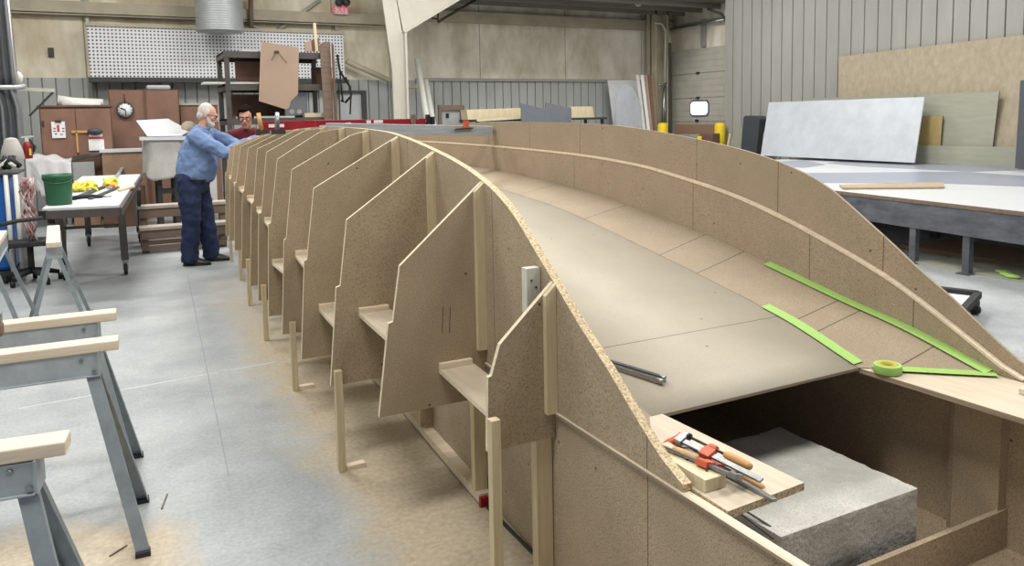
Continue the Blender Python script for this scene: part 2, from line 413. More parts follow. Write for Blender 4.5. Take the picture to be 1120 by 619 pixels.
def corr_wall(name, a, b, z0, z1, nrm, m, pitch=.305, dep=.03, rw=.045):
    a = V(a); b = V(b); L = (b-a).length; d = (b-a).normalized(); nrm = V(nrm)
    prof = [(0, 0)]; t = pitch/2
    while t < L - pitch/3:
        prof += [(t-rw, 0), (t-rw*.4, -dep), (t+rw*.4, -dep), (t+rw, 0)]; t += pitch
    prof.append((L, 0))
    vs = []; fs = []
    for t, h in prof:
        p = a + d*t + nrm*h; vs += [(p.x, p.y, z0), (p.x, p.y, z1)]
    q = b - nrm*.12; r = a - nrm*.12
    vs += [(q.x, q.y, z0), (q.x, q.y, z1), (r.x, r.y, z0), (r.x, r.y, z1)]
    n = len(vs)//2
    for i in range(n): j = (i+1) % n; fs.append((2*i, 2*j, 2*j+1, 2*i+1))
    fs.append(list(range(0, 2*n, 2))); fs.append(list(range(2*n-1, 0, -2)))
    return struct(MB().add(vs, fs).build(name, m, org=(0,0,0)))
ZL = 2.57
corr_wall('wall_back', (XL, YB, 0), (14.3, YB, 0), 0, ZL, (0,-1,0), 'corr_g', .23, .05, .012)
SX = gy(440, 60, YB).x
struct(MB().box((XL, YB+.0, ZL), (SX, YB+.12, 6.3)).build('wall_back_upper', 'lin_a', org=(0,0,0)))
struct(MB().box((SX, YB+.0, ZL), (14.3, YB+.12, 6.3)).build('wall_back_upper_bay', 'lin_b', org=(0,0,0)))
struct(MB().box((SX+.3, YB-.05, ZL-.02), (13.4, YB, ZL+.05)).build('trim_3', 'corr', org=(0,0,0)))
corr_wall('wall_right', (XR, 14.5, 0), (XR, 1.0, 0), 0, 6.3, (-1,0,0), 'corr', .305, .06, .013)
struct(MB().box((XR, 14.5, 0), (14.3, 14.62, 6.3)).build('wall_right_return', 'corr', org=(0,0,0)))
corr_wall('wall_left', (XL, 1.0, 0), (XL, YB, 0), 0, 6.3, (1,0,0), 'corr_g', .305, .06, .013)
M['roof'] = mat('shade_toned_roof', (120, 116, 106), rough=.7, var=.12, scale=1)  # bay roof and purlins toned dark, for the weaker light behind the frame
M['roofl'] = mat('roof_liner', (196, 194, 186), rough=.7, var=.05, scale=1)
struct(MB().box((XL-.2, -2.5, 6.2), (14.5, 15.1, 6.4)).build('ceiling', 'roofl', org=(0,0,0)))
struct(MB().box((XL-.2, 15.1, 6.2), (SX, YB+.2, 6.4)).build('ceiling_far', 'roofl', org=(0,0,0)))
CZ = gy(600, 4, 17.0).z
struct(MB().box((SX, 15.1, CZ), (14.5, YB+.2, CZ+.15)).build('ceiling_bay', 'roof', org=(0,0,0)))
# purlins under the bay ceiling and the header beam on the back wall
pm = MB()
for y in (15.5, 16.2, 16.9): pm.box((SX+.1, y, CZ-.13), (14.2, y+.07, CZ))
struct(pm.build('trim_4', 'roof', org=(0,0,0)))
a = gy(500, 14, YB-.1); b = gy(718, 33, YB-.1)
struct(MB().box((SX+.2, YB-.14, a.z-.22), (14.0, YB, a.z+.02)).box((SX+.2, YB-.2, a.z-.01), (14.0, YB, a.z+.03)).build('trim_5', 'girt', org=(0,0,0)))
# girts across the left bay
gm = MB(); z = gy(60, 1, YB-.1).z
gm.box((XL, YB-.2, z-.05), (SX-.2, YB, z)); gm.box((XL, YB-.2, z-.24), (SX-.2, YB-.17, z-.05)); gm.box((XL, YB-.2, z-.26), (SX-.2, YB, z-.22))
struct(gm.build('trim_6', 'girt', org=(0,0,0)))

# rigid frame: column, haunch
fm = thing('building_column', 'pale painted steel building column widening into a sloping roof haunch', 'column', (5.3, 15, 0))
cz = gy(440, 36, 15.0)
cb0 = gy(431, 130, 15.0).x; cb1 = gy(444, 130, 15.0).x
MB().prism([(cb0, 15.0, 0), (cb1, 15.0, 0), (cz.x+.02, 15.0, cz.z+.02), (gy(421,0,15).x-.12, 15.0, 6.19), (gy(421,0,15).x-.3, 15, 6.19), (cb0, 15, 2.6)], (0, .03, 0)).build('web', 'frame', fm)
MB().beam((cb1, 15.0, 0), (cz.x+.03, 15.0, cz.z), .04, .26, (0,1,0)).build('inner_flange', 'frame', fm)
hq = gy(505, -3, 15.0); hd = (hq - cz).normalized()
he = cz + hd*((6.15-cz.z)/hd.z)
MB().prism([tuple(cz), tuple(he), (gy(421,0,15).x-.1, 15.0, 6.18)], (0, .025, 0)).build('haunch_plate', 'frame', fm)
MB().beam(cz, he, .04, .26, (0,1,0)).build('haunch_flange', 'frame', fm)

# dock door in the recess of the right wall
XD = 14.0
def dx(px, py): return gx(px, py, XD)
d0 = dx(735, 57); d1 = dx(799, 50)
ya, yb = d0.y, d1.y
struct(MB().box((XD+.06, 14.6, 0), (XD+.2, YB, CZ)).build('wall_door_side', 'lin_b', org=(0,0,0)))
dd = bpy.data.objects.new('door_1', None); C.objects.link(dd); dd.location = (XD, (ya+yb)/2, 0); dd['kind'] = 'structure'
zs = [.0, .62, dx(765, 133).z, dx(765, 107).z, dx(765, 80).z, d0.z]
zs = sorted(set([0, max(.3, 2*zs[2]-zs[3]), zs[2], zs[3], zs[4], zs[5]]))
M['door'] = mat('dock_door', (186, 182, 170), rough=.55, var=.08, scale=2.2, detail=7)
for i in range(len(zs)-1):
    pb = MB().box((XD, yb, zs[i]+.006), (XD+.05, ya, zs[i+1]-.006))
    for k in range(3):
        zz = zs[i] + (zs[i+1]-zs[i])*(k+1)/4
        pb.box((XD-.008, yb+.02, zz-.01), (XD, ya-.02, zz+.01))
    pb.build('door_panel', 'door', dd)
w0 = dx(756, 111); w1 = dx(775, 126)
wy0, wy1 = min(w0.y, w1.y), max(w0.y, w1.y)
def rrect(x, y0, y1, z0, z1, r, n=5):
    out = []
    for cy, cz_, a0 in ((y1-r, z1-r, 0), (y0+r, z1-r, PI/2), (y0+r, z0+r, PI), (y1-r, z0+r, 1.5*PI)):
        for k in range(n+1):
            t = a0 + PI/2*k/n; out.append(V((x, cy + r*math.cos(t), cz_ + r*math.sin(t))))
    return out
fo = rrect(XD-.02, wy0-.03, wy1+.03, w1.z-.03, w0.z+.03, .13)
fr = MB().prism(fo, (.03, 0, 0)).build('window_frame', 'slate', dd)
MB().prism(rrect(XD-.035, wy0+.02, wy1-.02, w1.z+.02, w0.z-.02, .1), (.02, 0, 0)).build('pane', 'daylight', fr)
for (px, py) in ((764, 80), (764, 107), (763, 132), (797, 78), (797, 106)):
    p = dx(px, py); MB().box((XD-.05, p.y-.05, p.z-.02), (XD, p.y+.05, p.z+.03)).build('hinge', 'dsteel', dd)
for yy in (ya+.03, yb-.03):
    MB().box((XD-.1, yy-.03, 0), (XD-.02, yy+.03, d0.z+.25)).build('door_track', 'steel', dd)
MB().tube([(XD-.06, yb-.03, d0.z+.2), (XD-.06, yb+.0, d0.z+.5), (XD-.2, yb+.1, d0.z+.75), (XD-.5, yb+.3, d0.z+.9)], .035, 8).build('curved_track', 'dsteel', dd)
MB().cyl((XD-.1, ya, d0.z+.62), (XD-.1, yb, d0.z+.62), .03).build('torsion_shaft', 'steel', dd)
MB().box((XD-.02, (ya+yb)/2-.2, d0.z+.02), (XD+.05, (ya+yb)/2-.05, d0.z+.75)).box((XD-.0, yb, d0.z+.62), (XD+.05, ya, d0.z+.72)).build('jamb', 'corr', dd)

# corner column and conduit by the dock door
cc = thing('corner_pillar', 'grey steel column in the far corner beside the overhead door', 'column', gy(722, 100, 17.0)*1)
cc.location.z = 0
ca = gy(717, 100, 16.9).x; cb = gy(731, 100, 16.9).x
MB().box((ca, 16.9, 0), (ca+.05, 17.3, CZ)).box((cb-.05, 16.9, 0), (cb, 17.3, CZ)).box((ca, 17.08, 0), (cb, 17.12, CZ)).build('column_body', 'girt', cc)
c3 = gy(727, 30, 16.8); c4 = gy(727, 145, 16.8)
MB().tube([gy(716, 25, 16.8), gy(724, 26, 16.8), gy(728, 34, 16.8), gy(727, 92, 16.8)], .03).build('conduit', 'conduit', cc)
MB().tube([gy(720, 92, 16.75), gy(724, 95, 16.75), gy(729, 91, 16.75)], .03).cyl(gy(727, 92, 16.8), gy(725, 145, 16.8), .05).build('hook', 'steel', cc)
# lamp hung from bay ceiling
hl = MB(); c0 = gy(698, 2, 16.0)
hl.tube([c0 + V((.09*math.cos(t), 0, .09*math.sin(t))) for t in [PI*.85 + k*(1.3*PI)/10 for k in range(11)]], .028)
tag(hl.build('ceiling_hook_lamp', 'bulb'), 'small white curved fitting hanging from the dark bay ceiling', 'lamp fitting')
# braces
br = thing('roof_brace', 'thin dark diagonal rod brace with bracket beside the sloping roof haunch', 'brace', gy(480, 24, 16.2))
MB().tube([gy(479, 12, 16.2), gy(479, 24, 16.2), gy(520, 0, 16.2)], .03, 6).build('rod', 'dsteel', br)
MB().tube([gy(464, 18, 16.2), gy(479, 21, 16.2)], .02, 6).build('bracket', 'dsteel', br)
def pipe(name, pts, r, m, label, cat):
    return tag(MB().tube(pts, r, 8).build(name, m), label, cat)
pipe('conduit_pipe', [gy(93, -5, YB-.05), gy(96, 30, YB-.05), gy(101, 118, YB-.05)], .05, 'conduit', 'pale vertical conduit on the plywood wall at the left end of the white perforated panel', 'pipe')
pipe('diagonal_pipe', [gy(300, 36, YB-.05), gy(350, 0, YB-.05)], .045, 'conduit', 'pale diagonal pipe brace high on wall above the perforated panel', 'pipe')
pipe('diagonal_pipe', [gy(269, 25, YB-.05), gy(295, 36, YB-.05)], .03, 'conduit', 'short thin sloping pipe right of the ribbed duct', 'pipe')
pipe('vertical_pipe', [gy(274, -5, YB-.3), gy(275, 34, YB-.3)], .05, 'darkwood', 'short brown vertical pipe beside the ribbed duct', 'pipe')
pipe('wall_pipe', [gy(364, 10, YB-.05), gy(369, 36, YB-.05)], .05, 'conduit', 'short leaning pipe below the exit sign', 'pipe')
pipe('sloping_handrail', [gy(379, 67, YB-.3), gy(426, 88, YB-.3)], .06, 'girt', 'wooden rail sloping down the plywood wall to the steel column', 'rail')
pipe('thin_conduit', [gy(427, 25, YB-.05), gy(428, 62, YB-.05), gy(431, 130, YB-.05)], .04, 'conduit', 'thin conduit running down the wall just left of the steel column', 'pipe')
for i, (a_, b_, w) in enumerate((((393, 28), (396, 62), .03), ((389, 30), (398, 42), .02))):
    pass
# fluorescent tubes leaning beside the column
t1 = MB().tube([gy(456, 65, 16.8), gy(484, 235, 15.6)], .07, 12).build('leaning_tube', 'bulb'); tag(t1, 'longer white cardboard tube leaning beside the steel column', 'tube', 'white tubes leaning by the steel column')
t2 = MB().tube([gy(465, 88, 16.8), gy(492, 235, 15.6)], .07, 12).build('leaning_tube', 'bulb'); tag(t2, 'shorter white cardboard tube leaning right of the longer one', 'tube', 'white tubes leaning by the steel column')
tag(MB().box(gy(446, 92, 16.8), gy(458, 97, 17.1)).build('wall_bracket', 'girt'), 'small steel bracket on the wall right of the steel column', 'bracket')
# exit sign with lamp heads
ex = thing('exit_sign', 'white emergency light box with red EXIT lettering high on wall', 'sign', gy(374, 16, YB-.3))
pbox(366, 2, 381, 15.5, YB-.3, .12).build('sign_box', 'white', ex, bev=.01)
for px in (370.5, 378.5):
    c0 = gy(px, 2.8, YB-.34); MB().lathe(c0, [(.0,-.1),(.075,-.09),(.09,-.02),(.07,.03),(.03,.06),(.0,.06)], (0,1,0), 14).build('lamp_head', 'dsteel', ex)
tc = bpy.data.curves.new('exit_letters', 'FONT'); tc.body = 'EXIT'; tc.size = .20; tc.extrude = .004; tc.align_x = 'CENTER'
to_ = bpy.data.objects.new('letters_source', tc); C.objects.link(to_); bpy.context.view_layer.update()
lme = bpy.data.meshes.new_from_object(to_.evaluated_get(bpy.context.evaluated_depsgraph_get())); bpy.data.objects.remove(to_)
to = bpy.data.objects.new('letters', lme); C.objects.link(to); to.parent = ex
to.location = gy(373.5, 14.2, YB-.31) - ex.location; to.rotation_euler = (PI/2, 0, 0); lme.materials.clear(); lme.materials.append(emis('exit_red', (225, 60, 80), .6))

# ================================================================ LEFT BACKGROUND
# perforated white panel
M['perf'] = None
def perf_material():
    m, nt, b = _nt('perforated_white'); N = nt.nodes; L = nt.links
    co = N.new('ShaderNodeTexCoord'); sp = N.new('ShaderNodeSeparateXYZ'); L.new(co.outputs['Object'], sp.inputs[0])
    def frac(o, p):
        a = N.new('ShaderNodeMath'); a.operation = 'ADD'; a.inputs[1].default_value = 50*p; L.new(o, a.inputs[0])
        q = N.new('ShaderNodeMath'); q.operation = 'MODULO'; q.inputs[1].default_value = p; L.new(a.outputs[0], q.inputs[0])
        s = N.new('ShaderNodeMath'); s.operation = 'SUBTRACT'; s.inputs[1].default_value = p/2; L.new(q.outputs[0], s.inputs[0])
        ab = N.new('ShaderNodeMath'); ab.operation = 'ABSOLUTE'; L.new(s.outputs[0], ab.inputs[0]); return ab.outputs[0]
    P = .068
    mx = N.new('ShaderNodeMath'); mx.operation = 'MAXIMUM'; L.new(frac(sp.outputs[0], P), mx.inputs[0]); L.new(frac(sp.outputs[2], P), mx.inputs[1])
    lt = N.new('ShaderNodeMath'); lt.operation = 'LESS_THAN'; lt.inputs[1].default_value = .0155; L.new(mx.outputs[0], lt.inputs[0])
    c = N.new('ShaderNodeMix'); c.data_type = 'RGBA'; L.new(lt.outputs[0], c.inputs['Factor'])
    c.inputs['A'].default_value = (*lin((222, 222, 224)), 1); c.inputs['B'].default_value = (*lin((52, 52, 60)), 1)
    L.new(c.outputs['Result'], b.inputs['Base Color']); return m
M['perf'] = perf_material()
YP = 17.1
pg = thing('pegboard', 'long white perforated metal panel mounted high on the plywood wall', 'panel', (gy(236, 60, YP).x, YP, gy(236, 86, YP).z))
x0 = gy(97, 57, YP).x; x1 = gy(376, 60, YP).x; z1 = gy(236, 33, YP).z; z0 = gy(170, 85, YP).z
MB().box((x0, YP, z0), (x1, YP+.03, z1)).build('perforated_sheet', 'perf', pg)
MB().box((x0-.03, YP-.04, z1), (x1+.03, YP+.08, z1+.06)).build('top_rail', 'girt', pg)
MB().box((x0-.03, YP-.06, z0-.09), (x1+.03, YP+.1, z0)).build('bottom_rail', 'dsteel', pg)
MB().box((x0-.04, YP-.02, z0), (x0, YP+.05, z1)).build('side_rail', 'girt', pg)
# ribbed duct
dc = gy(240, 20, 16.5); rd = (gy(266, 20, 16.5).x - gy(214, 20, 16.5).x)/2; zb = gy(240, 33, 16.2).z
pr = [(0, zb)]
k = zb
while k < 6.15: pr += [(rd, k), (rd*1.012, k+.015), (rd*.99, k+.03)]; k += .045
tag(MB().lathe((dc.x, 16.5, 0), [(r, h) for r, h in pr], n=36).build('ribbed_duct', 'duct'), 'wide vertical grey duct of ribbed metal hanging above the perforated panel', 'duct')

# brown double cabinet
YC = 15.2
cab = thing('tool_cabinet', 'tall brown wooden cabinet with two doors and papers pinned on them', 'cabinet', (gy(85, 160, YC).x, YC, 0))
xa = gy(44, 140, YC).x; xb = gy(123, 140, YC).x; zt = gy(84, 117, YC).z; xm = gy(83.5, 140, YC).x
MB().box((xa, YC, 0.02), (xb, YC+.55, zt)).box((xa-.03, YC-.03, zt), (xb+.03, YC+.57, zt+.03)).build('carcass', 'brown_d', cab)
d_a = MB().box((xa+.02, YC-.025, .1), (xm-.006, YC-.001, zt-.03)).build('door', 'brown', cab)
d_b = MB().box((xm+.006, YC-.025, .1), (xb-.02, YC-.001, zt-.03)).build('door', 'brown', cab)
p = gy(90, 144, YC-.03)
MB().box((p.x-.16, YC-.05, p.z-.02), (p.x+.08, YC-.026, p.z+.02)).box((p.x-.1, YC-.05, p.z-.35), (p.x-.07, YC-.026, p.z)).build('latch', 'handle', d_b)
MB().box(gy(46, 138, YC-.028), gy(48, 132, YC-.045)).build('hinge', 'dsteel', d_a)
cl = thing('clipboard', 'white clipboard with a red printed mark on the left cabinet door', 'clipboard', gy(64, 151, YC-.04))
pbox(56.5, 133, 71.5, 151, YC-.045, .012).build('sheet', 'paper', cl)
pbox(62.3, 136.5, 65, 144, YC-.049, .003).build('red_mark', 'redink', cl)
mk = MB()
for px, py in ((58.5, 140), (58.5, 143), (68, 140), (68, 143), (60, 146), (66, 146.5)): pbox(px, py, px+2.5, py+1, YC-.048, .002, mk)
mk.build('print', 'ink', cl)
pbox(60, 131.5, 67, 134, YC-.06, .02).build('clip', 'dsteel', cl)
ca_ = thing('wall_calendar', 'white calendar sheet with red band hung under a dark clip on right cabinet door', 'calendar', gy(105, 165, YC-.04))
pbox(97, 151, 114, 164.5, YC-.045, .01).build('sheet', 'paper', ca_)
pbox(96.5, 149.5, 113.5, 152, YC-.05, .01).build('red_band', 'redink', ca_)
pbox(97, 143, 112, 149.5, YC-.05, .02).build('upper_sheet', 'paper', ca_)
MB().ell(gy(104, 144, YC-.08), [(.12,0,0),(0,.05,0),(0,0,.06)]).build('clip', 'slate_d', ca_)
rl = MB()
rl.tube([gy(63, 110, YC+.15), gy(80, 112, YC+.15), gy(113, 112, YC+.15)], [.10, .085, .06], 10)
rl.tube([gy(68, 114, YC+.1), gy(90, 114, YC+.1), gy(110, 115, YC+.1)], [.06, .07, .05], 10)
tag(rl.build('rolled_plastic_sheet', 'bulb'), 'crumpled roll of pale plastic sheeting lying on top of brown cabinet', 'plastic roll')
# second cabinet run
c2 = thing('brown_cupboard', 'wide reddish brown board cupboard behind the clock', 'cupboard', (gy(160, 140, 16.2).x, 16.2, 0))
xa = gy(120, 130, 16.2).x; xb = gy(197, 130, 16.2).x; xm = gy(160, 130, 16.2).x; zt = gy(160, 98, 16.2).z
MB().box((xa, 16.2, 0.02), (xb, 16.9, zt)).build('carcass', 'brown_d', c2)
MB().box((xa+.02, 16.17, .06), (xm-.01, 16.199, zt-.02)).build('door', 'brown', c2)
MB().box((xm+.01, 16.17, .06), (xb-.02, 16.199, zt-.02)).build('door', 'brown', c2)
MB().box((xm-.02, 16.15, .06), (xm+.02, 16.169, zt)).build('post', 'brown_d', c2)
xa = gy(199, 150, 16.4).x; xb = gy(240, 150, 16.4).x; zt2 = gy(215, 115, 16.4).z
lc = thing('low_brown_cupboard', 'lower reddish brown cupboard behind the grey-haired man', 'cupboard', ((xa+xb)/2, 16.4, 0))
MB().box((xa, 16.4, .02), (xb, 16.95, zt2)).build('carcass', 'brown', lc)
MB().box((xa-.02, 16.37, zt2), (xb+.02, 16.97, zt2+.04)).build('top', 'greywood', lc)
tag(pbox(160, 93, 186.5, 98.2, 16.4, .4).build('pale_storage_box', 'duct', bev=.03), 'pale grey flat box on top of the brown cupboard', 'box')
# clock
ck = thing('wall_clock', 'round white wall clock with dark rim hanging on brown cupboard', 'clock', gy(137, 129, 16.1))
cc_ = gy(137, 120, 16.15); rc = (gy(146.5, 120, 16.1).x - gy(127.5, 120, 16.1).x)/2
MB().lathe(cc_, [(rc*.88, -.03), (rc*.9, -.05), (rc, -.05), (rc*1.02, 0), (rc*.4, .01), (0, .01)], (0,1,0), 32).build('rim', 'dsteel', ck)
MB().lathe(cc_, [(0, -.034), (rc*.9, -.033), (rc*.9, -.02), (0, -.02)], (0,1,0), 32).build('dial', 'clockface', ck)
tk = MB()
for k in range(12):
    a = k*PI/6; q = cc_ + V((math.sin(a), 0, math.cos(a)))*rc*.72
    tk.beam(q + V((0,-.038,0)), q + V((math.sin(a), 0, math.cos(a)))*rc*.13 + V((0,-.038,0)), .012, .004, (0,1,0))
tk.build('hour_marks', 'black', ck)
MB().beam(cc_+V((0,-.042,0)), cc_+V((-.55*rc,-.042,.22*rc)), .018, .004, (0,1,0)).build('hour_hand', 'black', ck)
MB().beam(cc_+V((0,-.046,0)), cc_+V((.05*rc,-.046,-.72*rc)), .013, .004, (0,1,0)).build('minute_hand', 'black', ck)
MB().cyl(cc_+V((0,.0,rc)), cc_+V((0,.0,rc+.14)), .008, n=6).build('hanger', 'dsteel', ck)
# grey curtain
cu = thing('strip_curtain', 'grey plastic curtain tied in at the waist at the left edge', 'curtain', gy(4, 200, 13.0))
cu.location.z = 0
FA = .11
def curt(n0, n1, wtop, wbot, ztop, zbot, off):
    def fn(u, v):
        z = ztop + (zbot-ztop)*v
        px = lerp([0, .5, 1], [wtop, (wtop+wbot)/2, wbot], v)
        x = off - .75 + (px)*u
        return (x, 13.0 + .07*math.sin(u*34+ v*1.5) + .03*math.sin(u*61), z)
    return fn
xt = gy(8, 0, 13).x; xw_ = gy(20, 96, 13).x; zt_ = gy(12, 96, 13).z; xb_ = gy(26, 170, 13).x
MB().grid(lambda u, v: (-2.3 + (lerp([0,1],[xt, xw_], v)+2.3)*u, 13.0+.10*math.sin(u*44)+.04*math.sin(u*83), 6.1+(zt_-6.1)*v if False else 4.6+(zt_-4.6)*v), 200, 14).build('upper_drape', 'curtain', cu, solid=.01)
MB().grid(lambda u, v: (-2.3 + (lerp([0,.15,1],[xw_-.04, xw_+.02, xb_], v)+2.3)*u, 13.0+.10*math.sin(u*44)+.04*math.sin(u*83), zt_+(.3-zt_)*v), 200, 14).build('lower_drape', 'curtain', cu, solid=.01)
MB().tube([(-2.3, 12.88, zt_-.02), (xw_, 12.88, zt_), (xw_+.08, 12.95, zt_+.02)], .035).build('tie', 'duct', cu)
MB().tube([gy(6, -20, 13.0)+V((.0,-.05,0)), gy(13, 60, 13)+V((0,-.05,0)), gy(19, 92, 13)+V((0,-.05,0))], .028).build('edge_band', 'conduit', cu)
# wall bracket shelf arm
wb = thing('bracket_arm', 'pale horizontal bracket arm with diagonal stay beside the grey curtain', 'bracket', gy(40, 100, 13.3))
MB().beam(gy(16, 97, 13.3), gy(60, 99, 13.3), .06, .05).build('arm', 'frame', wb)
MB().beam(gy(58, 101, 13.3), gy(32, 127, 13.3), .03, .03).build('stay', 'dsteel', wb)
MB().ell(gy(20, 85, 13.3), [(.06,0,0),(0,.05,0),(0,0,.09)]).build('cam', 'bulb', wb)
# conspicuous socket hole in plywood
tag(pbox(52.5, 52, 59, 62, YB-.06, .05).build('socket_box', 'dsteel', bev=.01), 'small dark socket box on the upper plywood wall at left', 'socket')
# extinguisher
fe = thing('fire_extinguisher', 'red fire extinguisher with yellow label hanging by grey curtain', 'fire extinguisher', gy(31, 174, 12.0))
c0 = gy(31, 173.5, 12.0); r_ = (gy(36.5, 165, 12).x - gy(26, 165, 12).x)/2
hz = gy(31, 155, 12).z - c0.z
MB().lathe(c0, [(0,0),(r_*.9,0),(r_,.02),(r_,hz*.78),(r_*.75,hz*.93),(r_*.3,hz),(0,hz)], n=20).build('cylinder', 'red', fe)
MB().box((c0.x+.02, c0.y-r_-.004, c0.z+hz*.2), (c0.x+r_*.8, c0.y-r_*.55, c0.z+hz*.6)).build('label_sticker', 'ylw_rope', fe)
MB().beam(c0+V((0,0,hz)), c0+V((0,0,hz+.05)), .04, .04).beam(c0+V((-.06,0,hz+.06)), c0+V((.08,0,hz+.07)), .03, .02).build('valve', 'bulb', fe)
MB().tube([c0+V((.03,0,hz+.03)), c0+V((r_+.02,-.02,hz-.05)), c0+V((r_+.02,-.02,hz*.4))], .012).build('hose', 'black', fe)
fe_b = MB().box((c0.x-.03, c0.y+r_*.9, c0.z+.1), (c0.x+.03, c0.y+r_+.9, c0.z+.16)).build('bracket', 'dsteel', fe)

# ---- metal rack with hanging template
YR = 12.8
rk = thing('storage_rack', 'dark steel storage rack with boards on its shelves', 'rack', (gy(300, 135, YR).x, YR, 0))
xa = gy(249, 90, YR).x; xb = gy(362, 90, YR).x; zt = gy(300, 57, YR).z
xd0 = gy(238, 90, 14.0).x
def rpost(x, y): return MB().box((x-.035, y-.035, 0), (x+.035, y+.035, zt)).build('upright', 'rack', rk)
for x in (xa, xb-.06): rpost(x, YR); rpost(x, YR+.9)
z2 = gy(300, 92, YR).z; z3 = gy(300, 129, YR).z
for zz in (zt, z2, z3, .5):
    MB().box((xa-.04, YR-.04, zz-.1), (xb, YR-.005, zz)).box((xa-.04, YR+.9, zz-.1), (xb, YR+.94, zz)).box((xa-.04, YR-.005, zz-.03), (xb, YR+.9, zz-.005)).box((xa-.04, YR, zz-.1), (xa-.0, YR+.9, zz)).build('shelf', 'rack', rk)
tag(MB().box((xa+.25, YR+.1, zt+.0), (xa+.5, YR+.3, zt+.03)).build('offcut', 'bulb') , 'pale thin offcut on top of the dark steel rack', 'offcut')
tag(MB().box((xa-.35, YR-.02, z2+.002), (xa+.9, YR+.35, z2+.03)).build('loose_plank', 'bulb'), 'pale board sticking out left on the middle rack shelf', 'board')
tag(MB().box((xa+.2, YR+.45, z2+.035), (xa+.95, YR+.6, zt-.12)).build('brown_offcut', 'brown'), 'brown board standing on the middle shelf of dark rack', 'board')
tag(MB().box((xa+1.45, YR+.35, z2+.002), (xa+1.72, YR+.7, zt-.2)).build('rack_box', 'brown_d'), 'dark brown box on middle rack shelf right of the hanging template', 'box')
tag(MB().box((xa+.1, YR+.6, z3+.002), (xa+1.1, YR+.75, z2-.14)).build('dark_sheet', 'brown_d'), 'dark panel standing on the lower shelf behind the younger man', 'panel')
bx = gy(320, 112, YR+.3)
eq = thing('power_unit', 'grey metal power unit on the lower rack shelf', 'machine', (bx.x, YR+.3, z3))
MB().box((bx.x-.15, YR+.2, z3+.03), (bx.x+.22, YR+.5, z3+.42)).build('housing', 'steel', eq, bev=.01)
MB().cyl((bx.x-.04, YR+.19, z3+.1), (bx.x-.04, YR+.2, z3+.1), .04).cyl((bx.x+.08, YR+.19, z3+.1), (bx.x+.08, YR+.2, z3+.1), .04).build('dial', 'bulb', eq)
MB().box((bx.x-.16, YR+.22, z3+.0), (bx.x+.23, YR+.48, z3+.03)).build('base', 'black', eq)
tag(MB().box((xa+.1, YR+.02, z3+.002), (xa+1.0, YR+.2, z3+.03)).build('shelf_plank', 'bulb'), 'pale plank lying on the lower rack shelf', 'plank')
tag(MB().box((xb-.45, YR+.0, z3+.002), (xb-.14, YR+.18, z3+.07)).build('wood_offcut', 'pine'), 'small pine offcut at right end of lower rack shelf', 'offcut')
# hanging template
YT = YR-.12
ht = thing('hanging_template', 'large tan template board with cut corners hung on rack front', 'template', gy(305, 118, YT))
poly = [gy(*q, YT) for q in ((285.5,45.5),(327,52),(326,103),(318.5,110),(316,118),(312.5,119.5),(283.5,110.5))]
MB().prism([tuple(p) for p in poly], (0, .018, 0), 0, 1).build('board', ['tan', 'edge_pale'], ht)
MB().box(gy(300.5, 55.5, YT-.03), gy(305, 57.8, YT+.0)).build('hook', 'dsteel', ht)
ln = MB(); ln.tube([gy(302, 57, YT-.004), gy(297, 66, YT-.004)], .003, 5); ln.tube([gy(304, 57, YT-.004), gy(314, 69, YT-.004)], .003, 5)
ln.build('string', 'dsteel', ht)
# boards right of the rack and lumber on top
tag(pbox(358, 46, 363, 136, YR+.2, .05).build('upright_board', 'brown_d'), 'dark brown board standing against the rack end', 'board')
lb = MB(); lb.prism([tuple(gy(*q, YR-.1)) for q in ((350,50),(360,45),(370,262),(362,262))], (0,.02,0)); tag(lb.build('leaning_board', 'darkwood'), 'tall grey-brown board leaning on the right end of the rack', 'board')
tag(MB().prism([tuple(gy(*q, YR-.15)) for q in ((363,48),(365,49),(375,262),(371,262))], (0,.04,0)).build('narrow_board', 'brown_d'), 'narrow dark board at far right end of rack', 'board')
for i, (q, m, lbl) in enumerate(((((334,46),(340,44),(341,56),(334,56)), 'tan', 'short tan offcut standing on top of the rack'), (((343,25),(345.5,25),(348,56),(345,56)), 'pine', 'thin pine stick standing on top of the rack'), (((341,44),(349,41),(350,56),(342,56)), 'brown', 'small brown block of wood on top of rack'), (((351,48),(357,45),(358,57),(351,57)), 'darkwood', 'dark cut block at the right of the rack top'))):
    tag(MB().prism([tuple(gy(*p_, YR+.1+.03*i)) for p_ in q], (0,.05,0)).build('standing_offcut', m), lbl, 'offcut')
# pale wall door and cables
dr = bpy.data.objects.new('door_2', None); C.objects.link(dr); dr['kind'] = 'structure'; dr.location = (gy(386, 130, 17.3).x, 17.3, 0)
MB().box((gy(373,110,17.3).x, 17.36, 0), (gy(396,110,17.3).x, 17.42, gy(386,102,17.3).z)).build('door_leaf', 'duct', dr)
MB().box((gy(373,110,17.3).x-.05, 17.3, gy(386,102,17.3).z), (gy(401,110,17.3).x, 17.45, gy(386,99,17.3).z)).box((gy(396,110,17.3).x, 17.3, 0), (gy(401,110,17.3).x, 17.45, gy(386,102,17.3).z)).build('door_frame', 'dsteel', dr)
cbm = MB(); cbm.tube([gy(369,60,16.9), gy(371,75,16.8), gy(376,85,16.8), gy(383,95,16.8), gy(384,105,16.8), gy(378,112,16.8), gy(373,110,16.8)], .025)
cbm.tube([gy(371,70,16.9), gy(373,90,16.8), gy(375,112,16.8)], .02); cbm.tube([gy(378,84,16.8), gy(384,100,16.8), gy(383,125,16.8)], .018)
tag(cbm.build('hanging_cable', 'black'), 'black cables looping down the wall beside the rack', 'cable')

